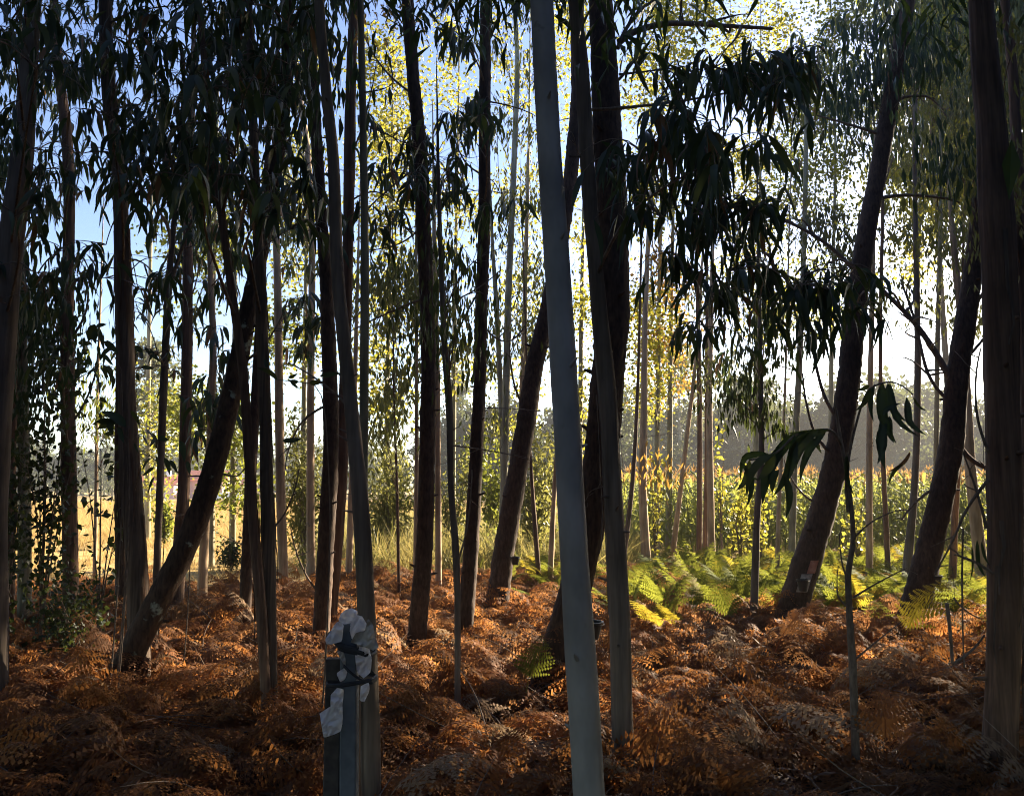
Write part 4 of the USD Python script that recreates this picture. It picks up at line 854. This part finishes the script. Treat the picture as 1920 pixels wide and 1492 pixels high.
fw = np.random.default_rng(51)
n = 150; fy_ = fw.uniform(85, 150, n); fx_ = fy_ * fw.uniform(-.1, .72, n)
n2 = 130; y2 = fw.uniform(150, 230, n2); x2 = y2 * fw.uniform(-.78, .05, n2)
sc = np.r_[fw.uniform(.75, 1.15, n) * (1 + .35 * (np.clip(fx_ / fy_, 0, .6))), fw.uniform(.7, 1.1, n2)]
fx_, fy_ = np.r_[fx_, x2], np.r_[fy_, y2]
scatter('far_wood', 'dark wood closing the fields in the distance', 'wood', [wood_tree(fw, 10.5, .22, 1.2, 3.4, 1500, .55, 'far', 'olive', .7, .1, 50) for _ in range(4)], fw.integers(0, 4, len(sc)), np.stack([fx_, fy_, 0 * fx_ - .1], -1), fw.uniform(0, 6.28, len(sc)), 0 * sc, 0 * sc, sc)
# the wood beside and behind the camera
sw = []
for k in range(400):
    x, y = fw.uniform(-16, 26), fw.uniform(-16, 17)
    qq = -math.sin(math.pi / 2 - SUN_AZ) * x + math.cos(math.pi / 2 - SUN_AZ) * y
    if (y > 0 and -.86 * y - 1.6 < x < .72 * y + 1.6) or math.hypot(x, y) < 3.2 or (y < 0 and abs(x) < 1.6) or (x > 0 and y > 0 and qq > 2.6): continue
    if all(math.hypot(x - a, y - b) > 1.7 for a, b in sw): sw.append((x, y))
sw = V(sw)
scatter('surrounding_wood', 'the same eucalyptus wood going on to the sides of the view', 'wood', [wood_tree(fw, H, .085, 1.9, 1.7, 5500, .30, 'leaf_a', 'grey', .28, .7, 55) for H in (9.5, 11, 12.5)], fw.integers(0, 3, len(sw)), np.stack([sw[:, 0], sw[:, 1], gz(sw[:, 0], sw[:, 1])], -1),
        fw.uniform(0, 6.28, len(sw)), fw.normal(0, .03, len(sw)), fw.normal(0, .03, len(sw)), fw.uniform(.85, 1.15, len(sw)))
# tall trees at the far side of the maize corner, whose high crowns shade the foreground
proto = None; tw_ = np.random.default_rng(77); spots = []
for _ in range(4000):
    if len(spots) == 20: break
    p_, q_ = tw_.uniform(27, 31.5), tw_.uniform(-6.5, 10.5)
    x, y = p_ * math.sin(SUN_AZ) - q_ * math.cos(SUN_AZ), p_ * math.cos(SUN_AZ) + q_ * math.sin(SUN_AZ)
    if all(math.hypot(x - a, y - b) > 1.6 for a, b in spots): spots.append((x, y))
for x, y in spots:
    q_ = -x * math.cos(SUN_AZ) + y * math.sin(SUN_AZ); sz = .86 if q_ < 3 else 1.15 if q_ > 4.5 else 1.0
    nm = path_for('tall_eucalyptus')
    ob = UsdGeom.Xform.Define(stage, nm); a = tw_.uniform(0, 360)
    if proto is None:
        ob.GetPrim().SetCustomDataByKey('loc', Gf.Vec3d(0, 0, 0))
        for pn, m_, mt in wood_tree(np.random.default_rng(5), 16.5, .11, 9.8, 2.3, 4200, .30, 'fine', 'grey', .30, .6, 60):
            obj('trunk' if pn == 'trunk' else 'crown', m_, M[mt], ob.GetPrim(), kind=None if pn == 'trunk' else 'stuff')
        proto = nm
    else:
        ob.GetPrim().GetReferences().AddInternalReference(proto); ob.GetPrim().SetInstanceable(True)
    ops = {o.GetOpName(): o for o in ob.GetOrderedXformOps()}
    (ops.get('xformOp:translate') or ob.AddTranslateOp()).Set(Gf.Vec3d(x, y, float(gz(x, y)))); (ops.get('xformOp:rotateZ') or ob.AddRotateZOp()).Set(a); (ops.get('xformOp:scale') or ob.AddScaleOp()).Set(Gf.Vec3f(sz, sz, sz))
    tag(ob.GetPrim(), 'tall bare-stemmed eucalyptus with a high crown standing beyond the wood at the right', 'tree', 'tall trees beyond the wood at the right')
# distant trees one can tell apart
for lab, px_, d, H, R, mat in [('conical dark conifer rising above the far wood between the middle pines', 858, 95, 15.5, 2.2, 'far'), ('rounded grey-green tree above the far wood right of the leaning middle pine', 1165, 80, 11.5, 3.6, 'far'),
                               ('tall grey-green pine above the far wood behind the four-stem cluster', 1275, 75, 15, 3.4, 'needle'), ('loose olive pine crown against the sky right of the peeling grey trunk', 272, 60, 12.2, 3.0, 'needle'),
                               ('broad dark tree in the far wood left of the scarred pine', 1392, 85, 13, 4.2, 'far'), ('broad dark tree of the far wood at the right, between the leaning pines', 1700, 90, 11.5, 4.2, 'far')]:
    b0 = P(px_, HOR, d); b0[2] = 0; root = thing('distant_tree', lab, 'tree', b0)
    for nm, (v, f), mt in wood_tree(fw, H, .22, H * .25, R, 2600, .42, mat, 'olive', .6, .1, 60):
        obj(nm, (v + b0, f), M[mt], root)

# ---------------------------------------------------------------- houses at the end of the pasture
M['roof'] = plain('roof_tile', (.36, .10, .055), (.55, .20, .11), 3, .8, .3); M['pink'] = plain('pink_render', (.42, .26, .24), (.55, .37, .34), .6, .9, .1); M['white'] = plain('white_render', (.66, .62, .56), (.8, .77, .7), .8, .9, .1)
M['glass'] = plain('dark_window', (.02, .022, .025), (.04, .04, .045), 2, .15, 0, .5); M['frame'] = plain('window_frame', (.5, .48, .45), (.6, .58, .55), 3, .6, 0)


def house(label, pxc, d, w, dep, h, rh, wall, wins):
    b = P(pxc, HOR, d); b[2] = -.05; root = thing('house', label, 'house', b); x0, y0 = b[0] - w / 2, b[1]
    obj('wall', box(x0, y0, -.05, x0 + w, y0 + dep, h), M[wall], root)
    o = .45; rv = V([[x0 - o, y0 - o, h - .1], [x0 + w + o, y0 - o, h - .1], [x0 + w + o, y0 + dep + o, h - .1], [x0 - o, y0 + dep + o, h - .1], [x0 - o, y0 + dep / 2, h + rh], [x0 + w + o, y0 + dep / 2, h + rh]])
    rf = obj('roof', (rv, V([[0, 1, 5], [0, 5, 4], [2, 3, 4], [2, 4, 5], [0, 4, 3], [1, 2, 5], [0, 3, 2], [0, 2, 1]])), M['roof'], root)
    obj('chimney', box(x0 + w * .7, y0 + dep * .4, h + rh * .4, x0 + w * .7 + .6, y0 + dep * .4 + .6, h + rh + .6), M['white'], rf)
    for u, z, ww, hh in wins:
        wn = obj('window', box(x0 + u, y0 - .05, z, x0 + u + ww, y0 + .02, z + hh), M['frame'], root); obj('pane', box(x0 + u + .1, y0 - .07, z + .1, x0 + u + ww - .1, y0 - .03, z + hh - .1), M['glass'], wn)
    dr = obj('door', box(x0 + w * .5, y0 - .06, 0, x0 + w * .5 + 1, y0 + .02, 2.1), M['glass'], root); obj('handle', box(x0 + w * .5 + .8, y0 - .1, 1, x0 + w * .5 + .9, y0 - .06, 1.06), M['frame'], dr)


house('pink house with orange tiled roof, half hidden by the steeply leaning pine', 372, 130, 7.5, 7, 2.9, 1.6, 'pink', [(1, 1, 1.3, 1.2), (5.2, 1, 1.3, 1.2)])
house('low house with red tiled roof right of the steeply leaning pine', 428, 145, 6.5, 6, 2.4, 1.3, 'pink', [(.8, .9, 1.2, 1.1), (4.5, .9, 1.2, 1.1)])
house('pinkish house seen left of the thin dark forking stem', 276, 125, 8, 7, 2.3, 1.4, 'pink', [(1, .9, 1.3, 1.1), (5.6, .9, 1.3, 1.1)])
b = P(418, HOR, 118)
obj('garden_wall', box(b[0] - 3.0, b[1], -.1, b[0] + 2.6, b[1] + .25, 1.0), M['white'], None, label='low whitish wall before the red-roofed low house', cat='wall')

# ---------------------------------------------------------------- resin pots, scar, post
M['pot'] = plain('black_plastic_pot', (.012, .012, .013), (.03, .028, .026), 20, .45, .1, .5); M['scar'] = plain('tapped_wood', (.22, .07, .045), (.42, .22, .16), 14, .8, .4); M['scar2'] = plain('pale_tapped_wood', (.20, .17, .15), (.40, .36, .32), 22, .8, .5)
M['post'] = plain('grey_post', (.058, .070, .088), (.105, .122, .15), 18, .75, .25); M['stake'] = plain('dark_stake', (.022, .020, .022), (.060, .052, .05), 22, .85, .5)
M['sheet'] = leafmat('torn_white_sheet', (.82, .82, .86), (.90, .90, .94), .4, (.9, .9, .95), .45, .5, 2); M['greysheet'] = plain('dirty_sheet', (.22, .20, .18), (.42, .40, .38), 16, .8, .8); M['strap'] = plain('black_strap', (.010, .011, .016), (.022, .024, .032), 30, .6, .2)


def pot(label, pxc, pyt, wt, hp, d):
    c = P(pxc, pyt, d); rt, h = size(wt, d) / 2, size(hp, d); ang = np.arange(20) * 2 * np.pi / 20; v, f = [], []
    prof = [(rt * .62, -h), (rt, 0), (rt * 1.08, 0), (rt * 1.08, .006), (rt * .92, .006), (rt * .56, -h * .93)]
    for q_, z in prof: v += [[c[0] + q_ * math.cos(a), c[1] + q_ * math.sin(a), c[2] + z] for a in ang]
    for i in range(5):
        for j in range(20): f.append([i * 20 + j, i * 20 + (j + 1) % 20, (i + 1) * 20 + (j + 1) % 20, (i + 1) * 20 + j])
    root = thing('resin_pot', label, 'pot', c); MBx = MB().add((V(v), V(f)))
    for o, z in ((0, -h), (100, -h * .93)):
        k = len(MBx.v); MBx.add((V(v[o:o + 20] + [[c[0], c[1], c[2] + z]]), V([[j, (j + 1) % 20, 20] for j in range(20)])))
    obj('cup', MBx.mesh(), M['pot'], root)
    tw = V([[c[0] + rt * 1.1 * math.cos(a), c[1] + rt * 1.1 * math.sin(a), c[2] - .012] for a in np.linspace(0, 6.28, 21)]); obj('wire', tube(tw, .003, 5), M['strap'], root)


pot('black resin pot on the right side of the leaning middle pine', 966, 1044, 17, 14, 10.6)
pot('black resin pot sticking out between the smooth centre trunk and the grey-brown trunk', 1108, 1166, 44, 30, 6.25)
pot('black resin pot under the scar of the right-of-centre leaning pine', 1505, 1087, 22, 20, 9.72)
pot('black resin pot on the right side of the right-hand leaning pine', 1756, 1079, 19, 19, 9.4)
t = TREES['r26']


def scar(z0, z1, a0, a1, mat, name, off=.006):
    v = []; n = 9; zs = np.linspace(z0, z1, 7)
    for z in zs:
        p, q_ = t.at_z(z); p = V([np.interp(z, t.pts[:, 2], t.pts[:, 0]), np.interp(z, t.pts[:, 2], t.pts[:, 1]), z])
        for a in np.linspace(a0, a1, n): v.append(p + V([math.sin(a), -math.cos(a), 0]) * (q_ * 1.07 + off + .004 * r.random()))
    f = [[i * n + j, i * n + j + 1, (i + 1) * n + j + 1, (i + 1) * n + j] for i in range(6) for j in range(n - 1)]
    obj(name, (V(v), V(f)), M[mat], t.root, True)


scar(P(0, 1072, 10)[2], P(0, 1048, 10)[2], -.15, .42, 'scar', 'red_tapped_face'); scar(P(0, 1106, 10)[2], P(0, 1073, 10)[2], -.45, .25, 'scar2', 'grey_tapped_face')

D = 3.5
Z = lambda x, y, d=D: P(x / 4.01 + 560, y / 4.01 + 1120, d)
root = thing('wrapped_post', 'blue-grey square post standing in front of the long grey stem, torn white sheeting tied on', 'post', V([P(656, 1400, D)[0], D, 0]))
tp, bt = Z(385, 190), Z(380, 1500); g = float(gz(bt[0], D)); k = (bt - tp) / (tp[2] - bt[2]); ft = tp + k * (tp[2] - g + .1)


def leaning(a, b, w, dp, ch=.006):
    ring = V([[-w + ch, -dp], [w - ch, -dp], [w, -dp + ch], [w, dp - ch], [w - ch, dp], [-w + ch, dp], [-w, dp - ch], [-w, -dp + ch]]); v, f, n = [], [], 14
    for i in range(n):
        c = b + (a - b) * i / (n - 1); v += [[c[0] + x, c[1] + y, c[2]] for x, y in ring]
    for i in range(n - 1):
        for j in range(8): f.append([i * 8 + j, i * 8 + (j + 1) % 8, (i + 1) * 8 + (j + 1) % 8, (i + 1) * 8 + j])
    mb = MB().add((V(v), V(f)))
    return mb.add((V(v[-8:]), V([[0, j, j + 1] for j in range(1, 7)]))).mesh()


obj('post', leaning(tp, ft, size(30, D) / 2, size(30, D) / 2), M['post'], root)
a_, b_ = Z(272, 455, D + .03), Z(250, 1500, D + .03)
b_ = a_ + (b_ - a_) * ((a_[2] + .08) / (a_[2] - b_[2]))
obj('wooden_stake', leaning(a_, b_, size(29, D) / 2, .025, .004), M['stake'], None, label='dark weathered stake standing against the left side of the wrapped post', cat='stake')
import shapely.geometry as sg
from scipy.spatial import Delaunay
wrap = thing('torn_sheeting', 'torn white sheeting tied round the top of the post with black straps', 'sheeting', V([tp[0], D, 0]))


def sheet(poly, depth, mat, seed, amp=.030):
    pg = sg.Polygon(poly); q_ = np.random.default_rng(seed); x0, y0, x1, y1 = pg.bounds
    bd = V([list(pg.exterior.interpolate(s).coords[0]) for s in np.arange(0, pg.length, 8)]); bd += q_.normal(size=bd.shape) * 1.6
    gp = V([[x + q_.normal() * 1.2, y + q_.normal() * 1.2] for x in np.arange(x0, x1, 9) for y in np.arange(y0, y1, 9)]).reshape(-1, 2)
    gp = V([p for p in gp if pg.buffer(-5).contains(sg.Point(p))]).reshape(-1, 2); pts = np.vstack([bd, gp]); tri = Delaunay(pts).simplices
    tri = V([s for s in tri if pg.buffer(2).contains(sg.Point(pts[s].mean(0)))])
    n1 = meshkit.fbm(np.stack([pts[:, 0] / 60, pts[:, 1] / 60, np.full(len(pts), seed * 3.3)], -1), 3, seed); n2 = np.abs(meshkit.noise(np.stack([(pts[:, 0] + pts[:, 1] * .5) / 34, pts[:, 1] / 60, np.full(len(pts), seed)], -1), seed + 5) - .5)
    dz = depth - amp * (n1 - .5) * 2 - .045 * n2
    fr = V([Z(*p, d_) for p, d_ in zip(pts, dz)]); bk = fr + V([0, .003, 0]); N = len(pts)
    obj('torn_piece', (np.vstack([fr, bk]), np.vstack([tri[:, ::-1], tri + N])), M[mat], wrap, True)


Af = D - .062
for k, (poly, dp, mt) in enumerate([
    ([(300, 175), (318, 120), (360, 90), (400, 82), (440, 100), (436, 150), (395, 190), (340, 200)], Af, 'sheet'), ([(200, 315), (235, 262), (290, 180), (335, 200), (330, 270), (322, 330), (262, 345), (210, 350)], Af - .01, 'sheet'),
    ([(395, 178), (430, 130), (476, 142), (515, 205), (500, 252), (440, 290), (402, 318), (385, 250)], Af - .01, 'sheet'), ([(392, 335), (430, 268), (500, 246), (520, 160), (560, 205), (572, 300), (602, 370), (560, 395), (505, 372), (440, 350)], Af - .025, 'greysheet'),
    ([(425, 440), (445, 365), (530, 380), (548, 470), (540, 560), (490, 605), (440, 565)], Af, 'sheet'), ([(286, 570), (345, 525), (362, 560), (350, 610), (312, 632)], Af, 'sheet'), ([(242, 730), (292, 678), (338, 690), (332, 770), (322, 835), (240, 830)], Af - .01, 'sheet'),
    ([(160, 872), (238, 818), (326, 815), (330, 900), (316, 1005), (255, 1030), (188, 1052)], Af - .015, 'sheet'), ([(468, 665), (528, 636), (532, 700), (492, 785), (460, 770)], Af, 'sheet'), ([(285, 400), (330, 385), (352, 470), (350, 520), (322, 470)], Af, 'greysheet')]):
    sheet(poly, dp, mt, k + 1)


def strap(pts, w, depth=D - .085):
    c = spline([Z(x, y, depth + .03 * abs(x - 390) / 150) for x, y in pts], 24)
    back = spline([c[-1], c[-1] + V([.01, .07, 0]), (c[0] + c[-1]) / 2 + V([0, .16, 0]), c[0] + V([-.01, .07, 0]), c[0]], 20)[1:-1]
    c = np.vstack([c, back, c[:1]]); h = w / 4.01 * D / F / 2; ctr = c.mean(0); o = unit((c - ctr) * V([1, 1, 0])); mb = []
    for x, oo in zip(c, o): mb += [x + V([0, 0, h]), x + oo * .006 + V([0, 0, h * .5]), x + oo * .006 - V([0, 0, h * .5]), x - V([0, 0, h])]
    f = [[i * 4 + j, i * 4 + j + 1, (i + 1) * 4 + j + 1, (i + 1) * 4 + j] for i in range(len(c) - 1) for j in range(3)]
    obj('strap', (V(mb), V(f)), M['strap'], wrap)


strap([(232, 285), (290, 352), (345, 385), (430, 405), (535, 440)], 34); strap([(300, 362), (360, 385), (440, 400)], 62, D - .08); strap([(218, 660), (340, 656), (440, 640), (540, 622)], 30); strap([(345, 515), (400, 570), (450, 605), (545, 640)], 24)

# ---------------------------------------------------------------- haze
hz = usdkit.material(stage, LK + 'haze_look', {'v': ('principled_volume', {'color': (.93, .94, .97), 'density': .0004, 'anisotropy': .4})}, [], volume='v.volume')
obj('haze', box(-420, -160, -1.6, 420, 420, 30), hz, None, kind='stuff', label='thin pale evening haze in the air', cat='haze')
